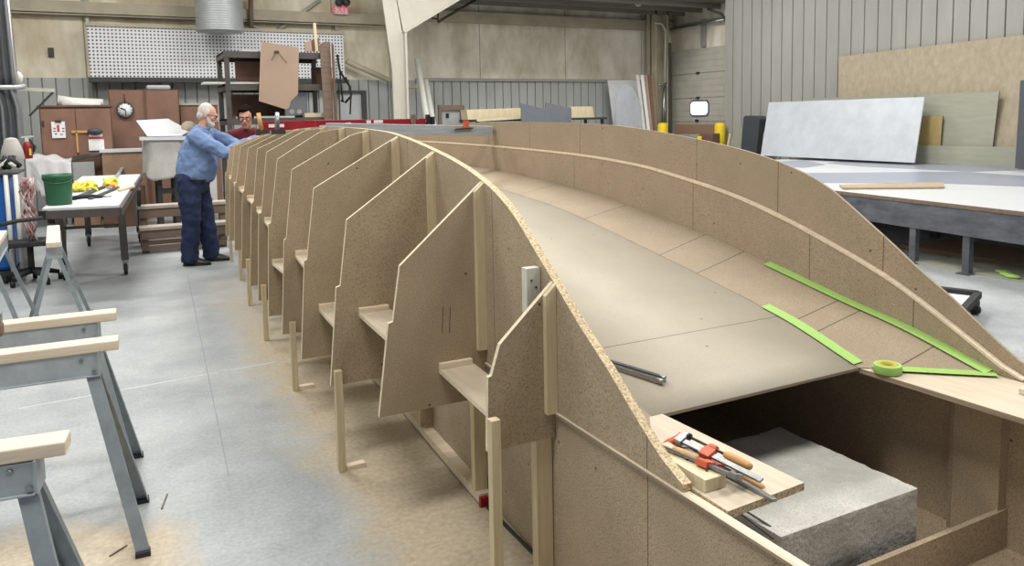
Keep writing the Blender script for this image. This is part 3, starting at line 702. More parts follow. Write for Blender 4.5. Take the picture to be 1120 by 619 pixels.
# ================================================================ RIGHT BACKGROUND
# picture frame like grey frame
gf = thing('empty_window_sash', 'grey square open frame standing against the corrugated back wall', 'frame', gy(494, 135, 16.8))
pbox(480, 115, 483.5, 136, 16.8, .06).build('side', 'darkwood', gf); pbox(504, 115, 508, 136, 16.8, .06).build('side', 'darkwood', gf)
pbox(480, 115, 508, 120.5, 16.79, .06).build('top', 'darkwood', gf); pbox(483.5, 120.5, 504, 136, 16.85, .03).build('back', 'duct', gf)
pbox(488, 124, 491, 129, 16.83, .02).build('mark', 'black', gf)
# bench behind with lumber
bt = thing('back_bench', 'low dark metal bench along the back wall carrying stacked lumber', 'bench', (gy(590, 140, 15.8).x, 15.8, 0))
zb_ = gy(590, 129.5, 15.8).z; xa = gy(520, 130, 15.8).x; xb = gy(664, 130, 15.8).x
MB().box((xa, 15.8, zb_-.05), (xb, 16.7, zb_)).build('bench_top', 'dsteel', bt)
for x in (xa+.05, xb-.12):
    for y in (15.85, 16.6): MB().box((x, y, 0), (x+.06, y+.06, zb_-.05)).build('leg', 'dsteel', bt)
MB().box((xa+.1, 15.9, .3), (xb-.1, 16.6, .34)).build('lower_shelf', 'dsteel', bt)
def plank_px(name, q, Y, d, m, lbl, cat='plank', grp=None, zmin=None):
    pts = [gy(*p_, Y) for p_ in q]; lo = min(p.z for p in pts)
    if zmin is not None:
        for p in pts:
            if p.z < lo + .1: p.z = zmin
    return tag(MB().prism([tuple(p) for p in pts], (0, d, 0)).build(name, m), lbl, cat, grp)
plank_px('lumber_bundle', ((510,120),(570,118),(570,125),(512,128)), 16.0, .35, 'pine', 'pale pine beam left of the slate blue board on bench', 'lumber', None, zb_)
plank_px('lumber_plank', ((522,130.5),(571,127),(571,130),(522,133)), 15.75, .12, 'pine', 'thin pale plank beneath the pine beam on bench', 'plank')
plank_px('lumber_bundle', ((624,116.5),(648,116.5),(650,124),(624,124)), 16.0, .35, 'pine', 'short pale pine beam right of the slate blue board', 'lumber', None, zb_)
plank_px('slate_template', ((570,113),(591,118),(597,118),(597,112),(625,118),(625,136),(571,136)), 15.4, .03, 'slate', 'slate blue board with a stepped sawtooth top edge', 'board', None, 0).location
gfx = gy(600, 136, 15.4)
# support legs behind slate template
# white leaning panel with swoosh
def lean(name, q, Y, d, m, lbl, cat='panel', grp=None, dy=0):
    """board leaning back: top further than bottom by dy"""
    zmin = min(gy(*p_, Y).z for p_ in q); zmax = max(gy(*p_, Y).z for p_ in q)
    pts = []
    for p_ in q:
        g0 = gy(*p_, Y); t = (g0.z-zmin)/(zmax-zmin); q_ = gy(*p_, Y+dy*t)
        if t < .2: q_.z = 0; q_.y -= dy*.5
        pts.append(q_)
    return tag(MB().prism([tuple(p_) for p_ in pts], (0, d, 0)).build(name, m), lbl, cat, grp)
lean('white_door_slab', ((665,87.5),(696,87.5),(708,150),(672,150)), 16.5, .04, 'white', 'white panel leaning on back wall at the right end of bench', 'panel', None, .6)
plank_px('curved_template', ((672,150),(674,110),(678,96),(684,92),(692,96),(700,112),(706,150)), 16.4, .02, 'white_mottled', 'pale curved template leaning on the white panel', 'template', None, 0)
for i, (a_, b_, c_, d_, m, lbl) in enumerate(((696,699,708,705,'bulb','pale edge board nearest the white panel in the leaning row'), (701,704,712,709,'paper','white board second in the leaning row of boards'), (705,708,714,711,'tan','tan board third in the leaning row of boards'), (709,712,716,713,'darkwood','brown board fourth in the leaning row of boards'), (712,715,717,714,'card','cardboard-brown board last in the leaning row beside the column'))):
    lean('leaning_board', ((a_,82),(b_,82),(c_,152),(d_,152)), 16.25+.04*i, .03, m, lbl, 'board', 'boards leaning in a row by the corner column', .4)
# bollards
for px, lbl in ((725, 'yellow bollard at the far side of the overhead door'), (787.5, 'yellow bollard at the near side of the overhead door')):
    c0 = gx(px, 140, 13.2 if px > 760 else 12.5); r_ = .13; zt = gx(px, 134, c0.x).z
    tag(MB().lathe((c0.x, c0.y, 0), [(0,0),(r_,0),(r_,zt-.07),(r_*.8,zt-.02),(0,zt)], n=20).build('bollard', 'yellow'), lbl, 'bollard', 'bollards by the overhead door')
# brown panels and clutter in front of the dock door
q0 = gx(738, 140, 13.7); q1 = gx(783, 140, 13.7)
tag(MB().box((13.7, q1.y, 0), (13.74, q0.y, gx(760, 136, 13.7).z)).build('brown_sheet', 'card'), 'brown sheet standing against the lower part of overhead door', 'panel')
for (px0, py0, px1, py1, m, n_, lbl, cat) in ((741,147,762,152,'galv','metal_part','grey metal machine parts in front of the overhead door','machine part'), (765,146,779,160,'brown_d','dark_box','dark brown box of scrap before the overhead door','box'), (752,151,762,158,'green','green_tub','small green tub near the overhead door','tub'), (762,149,766,153,'yellow','yellow_tin','small yellow tin near the overhead door','tin')):
    X_ = {'metal_part': 13.3, 'dark_box': 12.6, 'green_tub': 12.9, 'yellow_tin': 12.2}[n_]
    a_ = gx(px0, py0, X_); b_ = gx(px1, py0, X_); zt = max(gx((px0+px1)/2, py0, X_).z, .4)
    y0_, y1_ = sorted((a_.y, b_.y))
    tag(MB().box((X_, y0_, 0), (X_+(.06 if n_ == 'yellow_tin' else .25), y1_, zt)).build(n_, m, bev=.02), lbl, cat)
# slate grey tilted object and small panels near the corner
def gxp(name, q, X, d, m, lbl, cat):
    return tag(MB().prism([tuple(gx(*p_, X)) for p_ in q], (d, 0, 0)).build(name, m, bev=.01), lbl, cat)
gxp('charcoal_cabinet', ((813,128),(815,126.5),(828,127),(831,130),(826,178),(809,178)), 12.9, .25, 'slate_d', 'charcoal upright panel with rounded top between door and white sheet', 'panel')
gxp('beige_sheet', ((812,136),(810,178),(795,178),(800,152)), 13.12, .1, 'ggrey', 'pale beige panel leaning left of the charcoal upright', 'panel')
gxp('small_grey_board', ((829,137),(836,146),(836,178),(826,178)), 13.05, .04, 'ggrey', 'small beige board peeping out right of charcoal upright', 'board')
gxp('narrow_stick', ((797,146),(799,147),(786,214),(784,214)), 13.1, .03, 'pine', 'thin pale stick leaning beside the near yellow bollard', 'stick')

# ---- big platform
PZ = .68
def pt(px, py): return gz(px, py, PZ)
e0 = pt(800, 194); 
ed_a = V((7.20, 3.4, 0)); ed_b = V((7.70, 7.0, 0))
ed_dir = (pt(940, 211.7) - pt(1120, 232)); ed_dir.z = 0; ed_dir.normalize()
ea = pt(1120, 232) - ed_dir*1.6; eb = pt(940, 211.7) + ed_dir*5.5
fx = 13.0
pl = thing('work_platform', 'large low platform with dark scuffed metal fascia on square legs', 'platform', (10, 8, 0))
def platform_top():
    m, nt, b = _nt('patched_platform_top'); N = nt.nodes; L = nt.links
    g = N.new('ShaderNodeNewGeometry')
    mp = N.new('ShaderNodeMapping'); mp.inputs['Rotation'].default_value = (0,0,.5); mp.inputs['Scale'].default_value = (.42, .42, .42)
    L.new(g.outputs['Position'], mp.inputs[0])
    ch = N.new('ShaderNodeTexVoronoi'); ch.feature = 'F1'; ch.distance = 'CHEBYCHEV'; ch.inputs['Scale'].default_value = 1.0
    L.new(mp.outputs[0], ch.inputs[0])
    sep = N.new('ShaderNodeSeparateColor'); L.new(ch.outputs['Color'], sep.inputs[0])
    r = N.new('ShaderNodeValToRGB'); r.color_ramp.interpolation = 'CONSTANT'; e = r.color_ramp.elements
    e[0].position = 0; e[0].color = (*lin((214, 218, 222)), 1); e[1].position = .62; e[1].color = (*lin((150, 156, 172)), 1)
    L.new(sep.outputs[0], r.inputs[0])
    n = N.new('ShaderNodeTexNoise'); n.inputs['Scale'].default_value = 1.3; n.inputs['Detail'].default_value = 8; L.new(g.outputs['Position'], n.inputs[0])
    r2 = N.new('ShaderNodeValToRGB'); r2.color_ramp.elements[0].color = (.72,.73,.75,1); r2.color_ramp.elements[1].color = (1,1,1,1); r2.color_ramp.elements[0].position = .3; r2.color_ramp.elements[1].position = .6
    L.new(n.outputs['Fac'], r2.inputs[0])
    mx = N.new('ShaderNodeMix'); mx.data_type = 'RGBA'; mx.blend_type = 'MULTIPLY'; mx.inputs['Factor'].default_value = 1
    L.new(r.outputs[0], mx.inputs['A']); L.new(r2.outputs[0], mx.inputs['B']); L.new(mx.outputs['Result'], b.inputs['Base Color'])
    b.inputs['Roughness'].default_value = .35
    return m
M['ptop'] = platform_top()
M['ptop_w'] = mat('platform_sheet_white', (198, 200, 201), rough=.35, var=.05, scale=1.4, detail=8)
M['ptop_b'] = mat('platform_sheet_blue', (142, 147, 160), rough=.35, var=.07, scale=1.4, detail=8)
MB().prism([(ea.x, ea.y, PZ), (fx, ea.y, PZ), (fx, eb.y+.2, PZ), (eb.x, eb.y, PZ)], (0,0,-.04), 0, 1).build('deck', ['ptop_w', 'edge'], pl)
# sheets laid on the deck, drawn in their own outlines
for q in (((904,178.6),(940,175),(1026,176.4),(1130,180.5),(1130,185.7),(1060,188),(1000,185),(940,182)), ((865,189.5),(962,188.7),(1052,188),(1130,193),(1130,204.5),(1037,201),(887,200),(876,195.5)), ((842,177.5),(880,175.5),(903,180),(880,183.5),(852,182.5))):
    MB().prism([tuple(pt(*p_)) for p_ in q], (0,0,.004)).build('blue_grey_sheet', 'ptop_b', pl)['label'] = 'blue-grey patch of sheet'
f0 = ea + V((0,0,-.04)); f1 = eb + V((0,0,-.04))
n_ = V((-ed_dir.y, ed_dir.x, 0))
MB().prism([ea+V((0,0,-.035)), eb+V((0,0,-.035)), eb+V((0,0,-.30)), ea+V((0,0,-.30))], (.03,0,0)).build('fascia', 'fascia', pl)
MB().prism([ea+V((-.008,0,.002)), eb+V((-.008,0,.002)), eb+V((-.008,0,-.035)), ea+V((-.008,0,-.035))], (.02,0,0)).build('edge_strip', 'darkwood', pl)
def onedge(t): return V((pt(1120,232)+ed_dir*t))
for px in (1056, 994, 925):
    # foot on the line of the edge
    best = min([onedge(t*.05) for t in range(-10, 140)], key=lambda q: abs((lambda c: (PCX+FL*c.x/c.z))(V((_x.x*q.x+_y.x*q.y+_u.x*(-EYE), _x.y*q.x+_y.y*q.y+_u.y*(-EYE), _x.z*q.x+_y.z*q.y+_u.z*(-EYE)))) - px))
    MB().box((best.x+.012, best.y-.04, 0), (best.x+.08, best.y+.03, PZ-.05)).box((best.x-.04, best.y-.07, 0), (best.x+.10, best.y+.06, .01)).build('leg', 'fascia', pl)
for t in (4.5, 7.5):
    q = onedge(t)
for x in (9.2, 11.2, 12.7):
    for y in (3.6, 6.2, 8.8, 11.4):
        MB().box((x, y, 0), (x+.09, y+.09, PZ-.05)).build('leg', 'dsteel', pl)
# boards stored under the platform
for (px0, py0, px1, py1, z, m, lbl) in ((1000,288,1130,312,.10,'ggrey','pale grey board on the floor under platform'), (985,272,1130,296,.2,'card','brown board stored under the platform')):
    a_ = gz(px0, py0, 0); b_ = gz(px1, py1, 0)
    d_ = (b_-a_).normalized(); nn = V((-d_.y, d_.x, 0)); nn = nn if nn.x > 0 else -nn
    tag(MB().prism([a_, b_, b_+nn*.9, a_+nn*.9], (0,0,z*.25)).build('stored_board', m), lbl, 'board', 'boards stored under the platform')
sc_ = MB().prism([gz(1083,302), gz(1096,297), (gz(1140,303)), (gz(1140,314))], (0,0,.02)); tag(sc_.build('scrap_board', 'osb'), 'scrap of board with bits of green tape beside the platform', 'board')
gt = MB()
for (px, py) in ((1097,299.5), (1102,302.5), (1107,304.5)): q = gz(px, py, .02); gt.ell(q+V((0,0,.02)), [(.05,0,0),(.0,.08,0),(0,0,.02)], n=8, m=6)
tag(gt.build('tape_scraps', 'tape'), 'crumpled bits of green tape on the scrap board', 'tape scraps', kind='stuff')
# strip of wood on deck
a_ = gz(918,203.5,PZ+.005); b_ = gz(1031,201,PZ+.005); c_ = gz(1033,206,PZ+.005); d_ = gz(922,207,PZ+.005)
tag(MB().prism([a_, b_, c_, d_], (0,0,.02)).build('loose_batten', 'mdf'), 'thin tan strip of board lying on the white platform deck', 'batten')
# sheets leaning on the right wall, standing on the deck
def wallsheet(name, q, Xb, Xt, d, m, lbl, cat, zbase=None):
    zmin = min(gx(*p_, Xb).z for p_ in q); zmax = max(gx(*p_, Xb).z for p_ in q)
    pts = []
    for p_ in q:
        t = (gx(*p_, Xb).z-zmin)/(zmax-zmin); g0 = gx(*p_, Xb+(Xt-Xb)*t)
        if t < .25 and zbase is not None: g0.z = max(g0.z, zbase)
        pts.append(g0)
    return tag(MB().prism([tuple(p_) for p_ in pts], (d, 0, 0), 0, 1 if isinstance(m, list) else 0).build(name, m), lbl, cat)
wallsheet('flake_board_sheet', ((917,62),(1120,38),(1150,34),(1150,192),(917,174)), 13.0, 13.3, .02, ['osb','edge_pale'], 'very large flake board sheet leaning on the right wall', 'sheet', PZ)
wallsheet('pale_hidden_sheet', ((880,108),(1000,103),(994,178),(872,172)), 12.9, 12.98, .012, 'ggrey', 'pale sheet whose top edge shows just above the mottled white sheet', 'sheet', PZ)
wallsheet('grey_green_sheet', ((995,104),(1093,100),(1083,184),(990,180)), 12.96, 13.04, .02, ['ggrey','slate_d'], 'pale green-grey sheet in front of the flake board', 'sheet', PZ)
wallsheet('ledge_boards', ((1000,159),(1113,161),(1112,186),(1000,178)), 12.82, 12.84, .06, 'ggrey', 'long pale grey boards stacked on edge below the green-grey sheet', 'boards', PZ)
wallsheet('small_board', ((1004,127.5),(1031,127),(1027,182),(998,180)), 12.92, 12.94, .02, ['smallply','slate_d'], 'small ochre board standing right of the mottled white sheet', 'board', PZ)
wallsheet('mottled_white_sheet', ((841,112),(1011,106),(1000,178),(832,170)), 12.3, 12.75, .02, ['white_mottled','white'], 'big mottled white sheet leaning against the right wall', 'sheet', PZ)
wallsheet('dark_sheet', ((1116,88),(1150,86),(1150,192),(1110,184)), 11.9, 12.2, .03, 'slate_d', 'dark panel at the right edge of the picture', 'panel', PZ)
# dolly
dl = thing('furniture_dolly', 'small low dolly with black padded rail beside platform', 'dolly', gz(1058, 338))
a_ = gz(1070,322,.14); b_ = gz(1036,318,.14)
c_ = gz(1058,335,.14)
dd1 = (b_-a_); dd2 = (c_-a_)*1.0
q0 = a_; q1 = a_+dd1*1.5; q2 = q1+dd2*1.6; q3 = a_+dd2*1.6
MB().prism([q0+V((0,0,-.03)), q1+V((0,0,-.03)), q2+V((0,0,-.03)), q3+V((0,0,-.03))], (0,0,.02)).build('deck', 'white', dl)
MB().beam(q0, q1, .07, .05).build('rail', 'rubber', dl); MB().beam(q0, q3, .05, .05).build('rail', 'rubber', dl); MB().beam(q2, q3, .05, .05).build('rail', 'rubber', dl)
for q in (q0*.85+q3*.15, q0*.2+q1*.8, q3*.9+q0*.1, q2*.9+q0*.1):
    q = V((q.x, q.y, 0)); MB().cyl((q.x-.015, q.y, .04), (q.x+.015, q.y, .04), .04).build('caster_wheel', 'rubber', dl)
    MB().box((q.x-.025, q.y-.02, .04), (q.x+.025, q.y+.02, .112)).build('caster_fork', 'dsteel', dl)
# ================================================================ THE MOULD
mould = thing('boat_mould', 'long boat hull mould of tan fibreboard with a row of upright ribs', 'boat mould', (2.1, 5.0, 0))
f_top = smooth_curve([1.593,1.756,1.941,2.043,2.193,2.365,2.536,2.727,3.0,3.3,3.66,3.95,4.3,4.95,5.7,6.5,7.3,8.2,9.3],
                     [.622,.725,.858,.918,1.023,1.137,1.245,1.322,1.39,1.44,1.485,1.515,1.543,1.563,1.573,1.568,1.55,1.52,1.475])
xw = smooth_curve([1.0,2.3,2.85,3.46,4.07,4.68,5.3,6.0,7.0,8.0,9.3],[1.30,1.30,1.327,1.36,1.395,1.415,1.43,1.45,1.50,1.56,1.64])
xr = smooth_curve([1.0,2.3,3.5,4.8,6.0,7.0,8.0,9.3],[2.955,2.965,2.965,2.95,2.92,2.87,2.80,2.70])
g_top = smooth_curve([1.6,1.67,1.83,2.07,2.22,2.54,2.83,3.15,3.6,3.96,4.6,5.7,6.85,8,9.3],
                     [.602,.622,.706,.83,.898,1.01,1.098,1.176,1.25,1.298,1.341,1.373,1.392,1.40,1.39])
c_up = smooth_curve([1.71,2.05,2.37,2.8,3.27,3.75,4.45,5.68,6.8,8,9.3],[.602,.69,.748,.835,.925,.99,1.08,1.165,1.205,1.23,1.24])
p_z = smooth_curve([2.03,2.48,3.05,3.5,4.07,4.5,5.2,6.5,8,9.3],[.602,.70,.80,.875,.965,1.02,1.075,1.13,1.165,1.175])
p_x = smooth_curve([2.03,2.5,4,6,8,9.3],[2.56,2.61,2.61,2.57,2.48,2.40])
YE = 9.3
def ys_(a, b, n): return [a+(b-a)*i/n for i in range(n+1)]
def side_strip(name, xf, th, zlo, zhi, y0, y1, mats, n=70, sgn=1, lo_mi=None):
    """upright sheet along the curve; xf inner/outer face, th thickness (added to x), top edge gets the second material"""
    mb = MB(); yy = ys_(y0, y1, n)
    rows = []
    for y in yy:
        x = xf(y); a, b = zlo(y), zhi(y)
        rows.append([V((x, y, a)), V((x, y, b)), V((x+th, y, b)), V((x+th, y, a))])
    for i in range(n):
        r, s = rows[i], rows[i+1]
        mb.add([r[0], r[1], s[1], s[0]], [(0,1,2,3)], 0); mb.add([r[2], r[3], s[3], s[2]], [(0,1,2,3)], 0)
        mb.add([r[1], r[2], s[2], s[1]], [(0,1,2,3)], 1); mb.add([r[3], r[0], s[0], s[3]], [(0,1,2,3)], 1)
    mb.add(rows[0], [(0,1,2,3)], 1); mb.add(rows[-1], [(3,2,1,0)], 1)
    return mb.build(name, mats, mould)
z6 = lambda y: .602
# left side: upper shaped sheet, lower straight sheet
side_strip('shaped_side_panel', xw, .030, z6, lambda y: max(f_top(y), .606), 1.565, YE, ['mdf_low', 'edge'], 90)
side_strip('lower_side_panel', lambda y: xw(y)+.002, .022, lambda y: 0.0, lambda y: .6, .75, YE, ['mdf_low', 'edge_pale'], 60)
side_strip('seam_lip', lambda y: xw(y)-.010, .012, lambda y: .594, lambda y: .602, .75, 4.6, ['ply_edge', 'ply'], 40)
# right side
side_strip('shaped_side_panel', lambda y: xr(y)+.0, .012, z6, lambda y: max(f_top(y)+.008, .606), 1.575, YE, ['mdf_outer', 'mdf_outer'], 90)
side_strip('inner_side_panel', lambda y: xr(y)-.026, .026, lambda y: max(.602, c_up(y)-.01), lambda y: max(g_top(y), .604), 1.60, YE, ['mdf_inner', 'edge_pale'], 90)
side_strip('sheer_batten', lambda y: xr(y)-.030, .029, lambda y: max(g_top(y)-.008, .603), lambda y: max(g_top(y)+.004, .606), 1.62, YE, ['pine_y', 'pine_y'], 90)
side_strip('lower_side_panel', lambda y: 2.82 if y < 3.5 else lerp([3.5, 9.3], [2.82, 2.6], y), .02, lambda y: 0.0, lambda y: .58, .75, YE, ['mdf', 'edge_pale'], 30)
side_strip('lower_side_panel', lambda y: lerp([.75, 5, 9.3], [2.95, 2.93, 2.7], y), .02, lambda y: 0.0, lambda y: .58, .75, YE, ['mdf', 'edge_pale'], 30)
# bottom sheet of the hull
mb = MB(); n = 60
def prow(y):
    xa = 1.55 if y < 4 else lerp([4, 9.3], [1.62, 1.85], y)
    if y < 4: xa = lerp([2.03, 4], [1.55, 1.62], y)
    return xa, p_x(y), p_z(y)
R = []
for y in ys_(2.03, YE, n):
    a, b, z = prow(y); R.append([V((a, y, z-.011)), V((a, y, z)), V((b, y, z)), V((b, y, z-.011))])
for i in range(n):
    r, s = R[i], R[i+1]
    for k in range(4): mb.add([r[k], r[(k+1)%4], s[(k+1)%4], s[k]], [(0,1,2,3)], 0, k == 1)
mb.add(R[0], [(0,1,2,3)], 1); mb.add(R[-1], [(3,2,1,0)], 1)
mb.build('bottom_panel', ['mdf_plate', 'ply_edge'], mould)
# chine strips
def chine_r(u, v):
    y0 = 2.03 + (YE-2.03)*u; y1 = 1.71 + (YE-1.71)*u
    lo = V((p_x(y0), y0, p_z(y0)+.001)); hi = V((xr(y1)-.028, y1, c_up(y1)))
    return lo.lerp(hi, v)
mbc = MB().grid(chine_r, 90, 4, smooth=True)
mbc.build('chine_strip', 'chine', mould, recalc=True)
def chine_l(u, v):
    y0 = 2.03 + (YE-2.03)*u; y1 = 1.71 + (YE-1.71)*u
    a, b, z = prow(y0)
    return V((a, y0, z+.001)).lerp(V((xw(y1)+.032, y1, c_up(y1))), v)
MB().grid(chine_l, 60, 3).build('chine_strip', 'chine', mould)
# ledges
MB().prism([(2.545, 2.75, .60), (2.60, .8, .60), (2.99, .8, .60), (2.99, 2.75, .60)], (0,0,-.02), 0, 1).build('plywood_ledge', ['ply', 'ply_edge'], mould, bev=.001)['label'] = 'pale plywood ledge'
MB().prism([(1.327, 1.425, .606), (1.614, 1.442, .606), (1.592, 2.026, .606), (1.333, 2.026, .606)], (0,0,-.022), 0, 1).build('shelf_board', ['ply', 'edge'], mould, bev=.001)
for a_, b_ in (((1.60, 2.05, 0), (1.62, 2.14, .58)),):
    pass
# framing under
MB().box((1.33, 1.590, 0), (2.818, 1.610, .155)).build('cross_board', ['mdf'], mould, bev=.001)
MB().box((2.775, 1.600, 0), (2.819, 1.775, .58), 0).build('inner_pier', ['mdf'], mould)
MB().box((2.775, 1.7755, .0), (2.819, 1.790, .58)).build('pier_edge', 'ply_edge', mould)
MB().box((1.33, 3.6, 0), (2.82, 3.62, .86)).build('closing_bulkhead', 'mdf', mould)  # added to close the interior below the bottom panel and keep it dark
MB().box((1.33, 5.4, 0), (2.8, 5.42, 1.04)).build('closing_bulkhead', 'mdf', mould)
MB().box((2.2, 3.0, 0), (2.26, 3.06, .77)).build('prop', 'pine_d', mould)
mm_ = MB()
for y in (9.3,): mm_.prism([(1.64, y, 0), (2.72, y, 0), (2.72, y, 1.47), (1.64, y, 1.47)], (0,.02,0))
mm_.build('end_panel', 'mdf', mould)
MB().box((1.33, .80, .0), (2.819, 3.59, .006)).build('base_sheet', 'mdf', mould)

# outer framing of the lower wall (left side)
def xo(y): return xw(y)-.0
pm_ = MB(); yy = ys_(2.83, YE, 30)
for i in range(30):
    y0, y1 = yy[i], yy[i+1]; x0_, x1_ = xo(y0)-.055, xo(y1)-.055
    pm_.prism([(x0_, y0, .012), (x1_, y1, .012), (xo(y1), y1, .012), (xo(y0), y0, .012)], (0,0,.038))
pm_.build('sole_plate', 'pine_y', mould)
MB().box((xo(2.83)-.056, 2.81, .0), (xo(2.83)-.02, 2.83, .04)).build('sole_shim', 'red', mould)
MB().box((xo(2.3)-.012, .80, 0), (xo(2.3)-.002, 2.80, .012)).build('base_strip', 'dsteel', mould)
for y in (2.86, 3.62, 4.84, 6.06, 7.28, 8.5):
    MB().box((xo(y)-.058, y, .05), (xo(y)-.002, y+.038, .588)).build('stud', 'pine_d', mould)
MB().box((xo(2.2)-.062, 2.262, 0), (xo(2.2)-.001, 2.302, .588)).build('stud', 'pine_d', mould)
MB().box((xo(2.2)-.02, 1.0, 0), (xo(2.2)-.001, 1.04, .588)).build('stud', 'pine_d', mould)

# ribs
corner = [(547,377),(437.5,291),(379.5,240.5),(343.5,206),(319.5,185.5),(303.5,174),(291.5,166.5),(281.7,163),(271.7,162),(263,160.3),(256.7,159.8),(251.8,160.2)]
notch = [(534,413),(425,354),(368,314.5),(333,285.5),(310.7,262.5),(293.7,245.5),(283,233.8),(275,222.7),(265.2,210.6),(256.8,201),(251.2,196.4),(246.3,189)]
notchi = [(538,411),(430,352),(372.5,312.5),(336,283.5),(313.3,261),(296.3,244),(286,232.5),(277.5,220.5),(267,208.5),(258.5,199.5),(253,194.5),(248,187.5)]
botl = [(533.7,494.7),(415,457),(362,422.5),(330,393),(309,366),(294,346),(282.6,329),(273.8,313),(264.3,293.8),(256.6,274),(251.2,263.5),(247,258)]
TH = .0185
def rib_shape(k):
    y = 2.24 + .61*k
    bl = gy(*botl[k], y); no = gy(*notch[k], y); ni = gy(*notchi[k], y); co = gy(*corner[k], y)
    X = xw(y); zp = f_top(y) - .004
    pts = [bl, no, ni, co]
    if k >= 4:
        kx = {4: 1.30, 5: 1.256, 6: 1.29, 7: 1.34, 8: 1.35, 9: 1.37, 10: 1.40, 11: 1.43}[k]
        zl = co.z + (zp-co.z)*.86
        pts.append(V((kx, y, zl)))
    pts += [V((X, y, zp)), V((X, y, bl.z))]
    return y, pts
for k in range(12):
    y, pts = rib_shape(k)
    r = MB().prism([tuple(p) for p in pts], (0, TH, 0), 0, 1).build('rib', ['mdf_rib', 'edge_pale'], mould)
    # cleat where the rib meets the side panel
    X = xw(y); zb_ = .66 if k < 2 else .72
    zt = f_top(y) - .03
    if k == 0: zb_ = .60
    zi = pts[-2].z; a_in = pts[-3]; sl = (pts[-2].z-a_in.z)/(pts[-2].x-a_in.x); wc_ = .042
    MB().prism([(X-wc_, y-.0005, zb_), (X-.001, y-.0005, zb_), (X-.001, y-.0005, zi-.002), (X-wc_, y-.0005, zi-.002-sl*wc_)], (0,-.022,0)).build('rib_cleat', 'pine_d', mould, bev=.001)
pm2 = MB(); yk = 2.85
for px in (484.5, 492.5):
    a_ = gy(px, 336, yk-.001); b_ = gy(px-1, 364, yk-.001); pm2.beam(a_, b_, .002, .0006, (0,1,0))
pm2.build('pencil_mark', 'ink', mould)
# shelves joining neighbouring ribs
back = {0: ((480,403),0), 1: ((392,342),0), 2: ((348.5,337),0), 3: ((322.5,278),0), 4: ((297.5,287),0)}
for k in range(11):
    y0 = 2.24+.61*k+TH; y1 = y0 + .61 - TH - .0005
    _, pa = rib_shape(k); _, pb = rib_shape(k+1)
    nz_ = pa[1]; nb = pb[1]
    if k in back:
        g0 = gy(*back[k][0], y1); xl1 = g0.x; zz1 = g0.z
    else:
        xl1 = nb.x + .02; zz1 = nb.z - .12
    xl0 = nz_.x + .012; zz0 = min(nz_.z - .045, zz1+.02)
    if k == 0: zz0 = gy(531, 455, y0).z
    ww = .15 if k < 3 else .12
    if k > 4: xl1 = nb.x + .035; xl0 = nz_.x + .03; zz1 = nb.z - .05; zz0 = zz1 - .01
    MB().prism([(xl0, y0, zz0), (xl0+ww, y0, zz0), (xl1+ww, y1, zz1), (xl1, y1, zz1)], (0,0,-.018), 0, 1).build('shelf', ['ply', 'edge_pale'], mould)
    MB().box((xl1, y1-.022, zz1+.0005), (xl1+ww-.01, y1-.0005, zz1+.024)).build('shelf_cleat', 'pine_y', mould, bev=.0015)
# legs standing on the floor and carrying every second rib
sticks = [((544.5,648),(538,457.5),2.20),((374,515),(369,405),None),((322,425),(316,351),None),((290.5,371),(288,329),None),((271.5,331.5),(269.3,288),None),((258.5,300.5),(257,268),None),((249,281.5),(247.5,250),None)]
for i, (ft, tp, yy_) in enumerate(sticks):
    if yy_ is None:
        b0 = gz(*ft); t0 = gy(*tp, b0.y)
    else:
        b0 = gy(543.5, 617, yy_); b0.z = 0; t0 = gy(543, 457.5, yy_)
    yr = 2.24 + 1.22*i
    yf = min(b0.y, yr-.02)
    w = .034
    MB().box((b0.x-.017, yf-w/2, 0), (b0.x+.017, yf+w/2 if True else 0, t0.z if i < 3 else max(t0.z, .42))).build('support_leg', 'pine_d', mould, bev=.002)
    if 1 <= i <= 2:
        MB().box((b0.x+.02, yf-.01, 0), (b0.x+.11, yf+.03, .02)).build('foot_block', 'pine_y', mould)
# small white block screwed to the side panel behind first rib
q = gx(590, 310, 1.298)
wbk = MB().box((1.244, 2.325, .93), (1.298, 2.362, 1.088)).build('guide_block', 'pale_block', mould, bev=.001)
MB().cyl((1.262, 2.323, 1.045), (1.262, 2.325, 1.045), .004).cyl((1.28, 2.323, 1.02), (1.28, 2.325, 1.02), .004).build('screw', 'dsteel', wbk)

# small pine block on the right ledge
tag(MB().box((2.80, 1.36, .602), (2.92, 1.56, .62)).build('wood_block', 'pine_y', bev=.001), 'small pale wood block on the plywood ledge at the right edge', 'block')

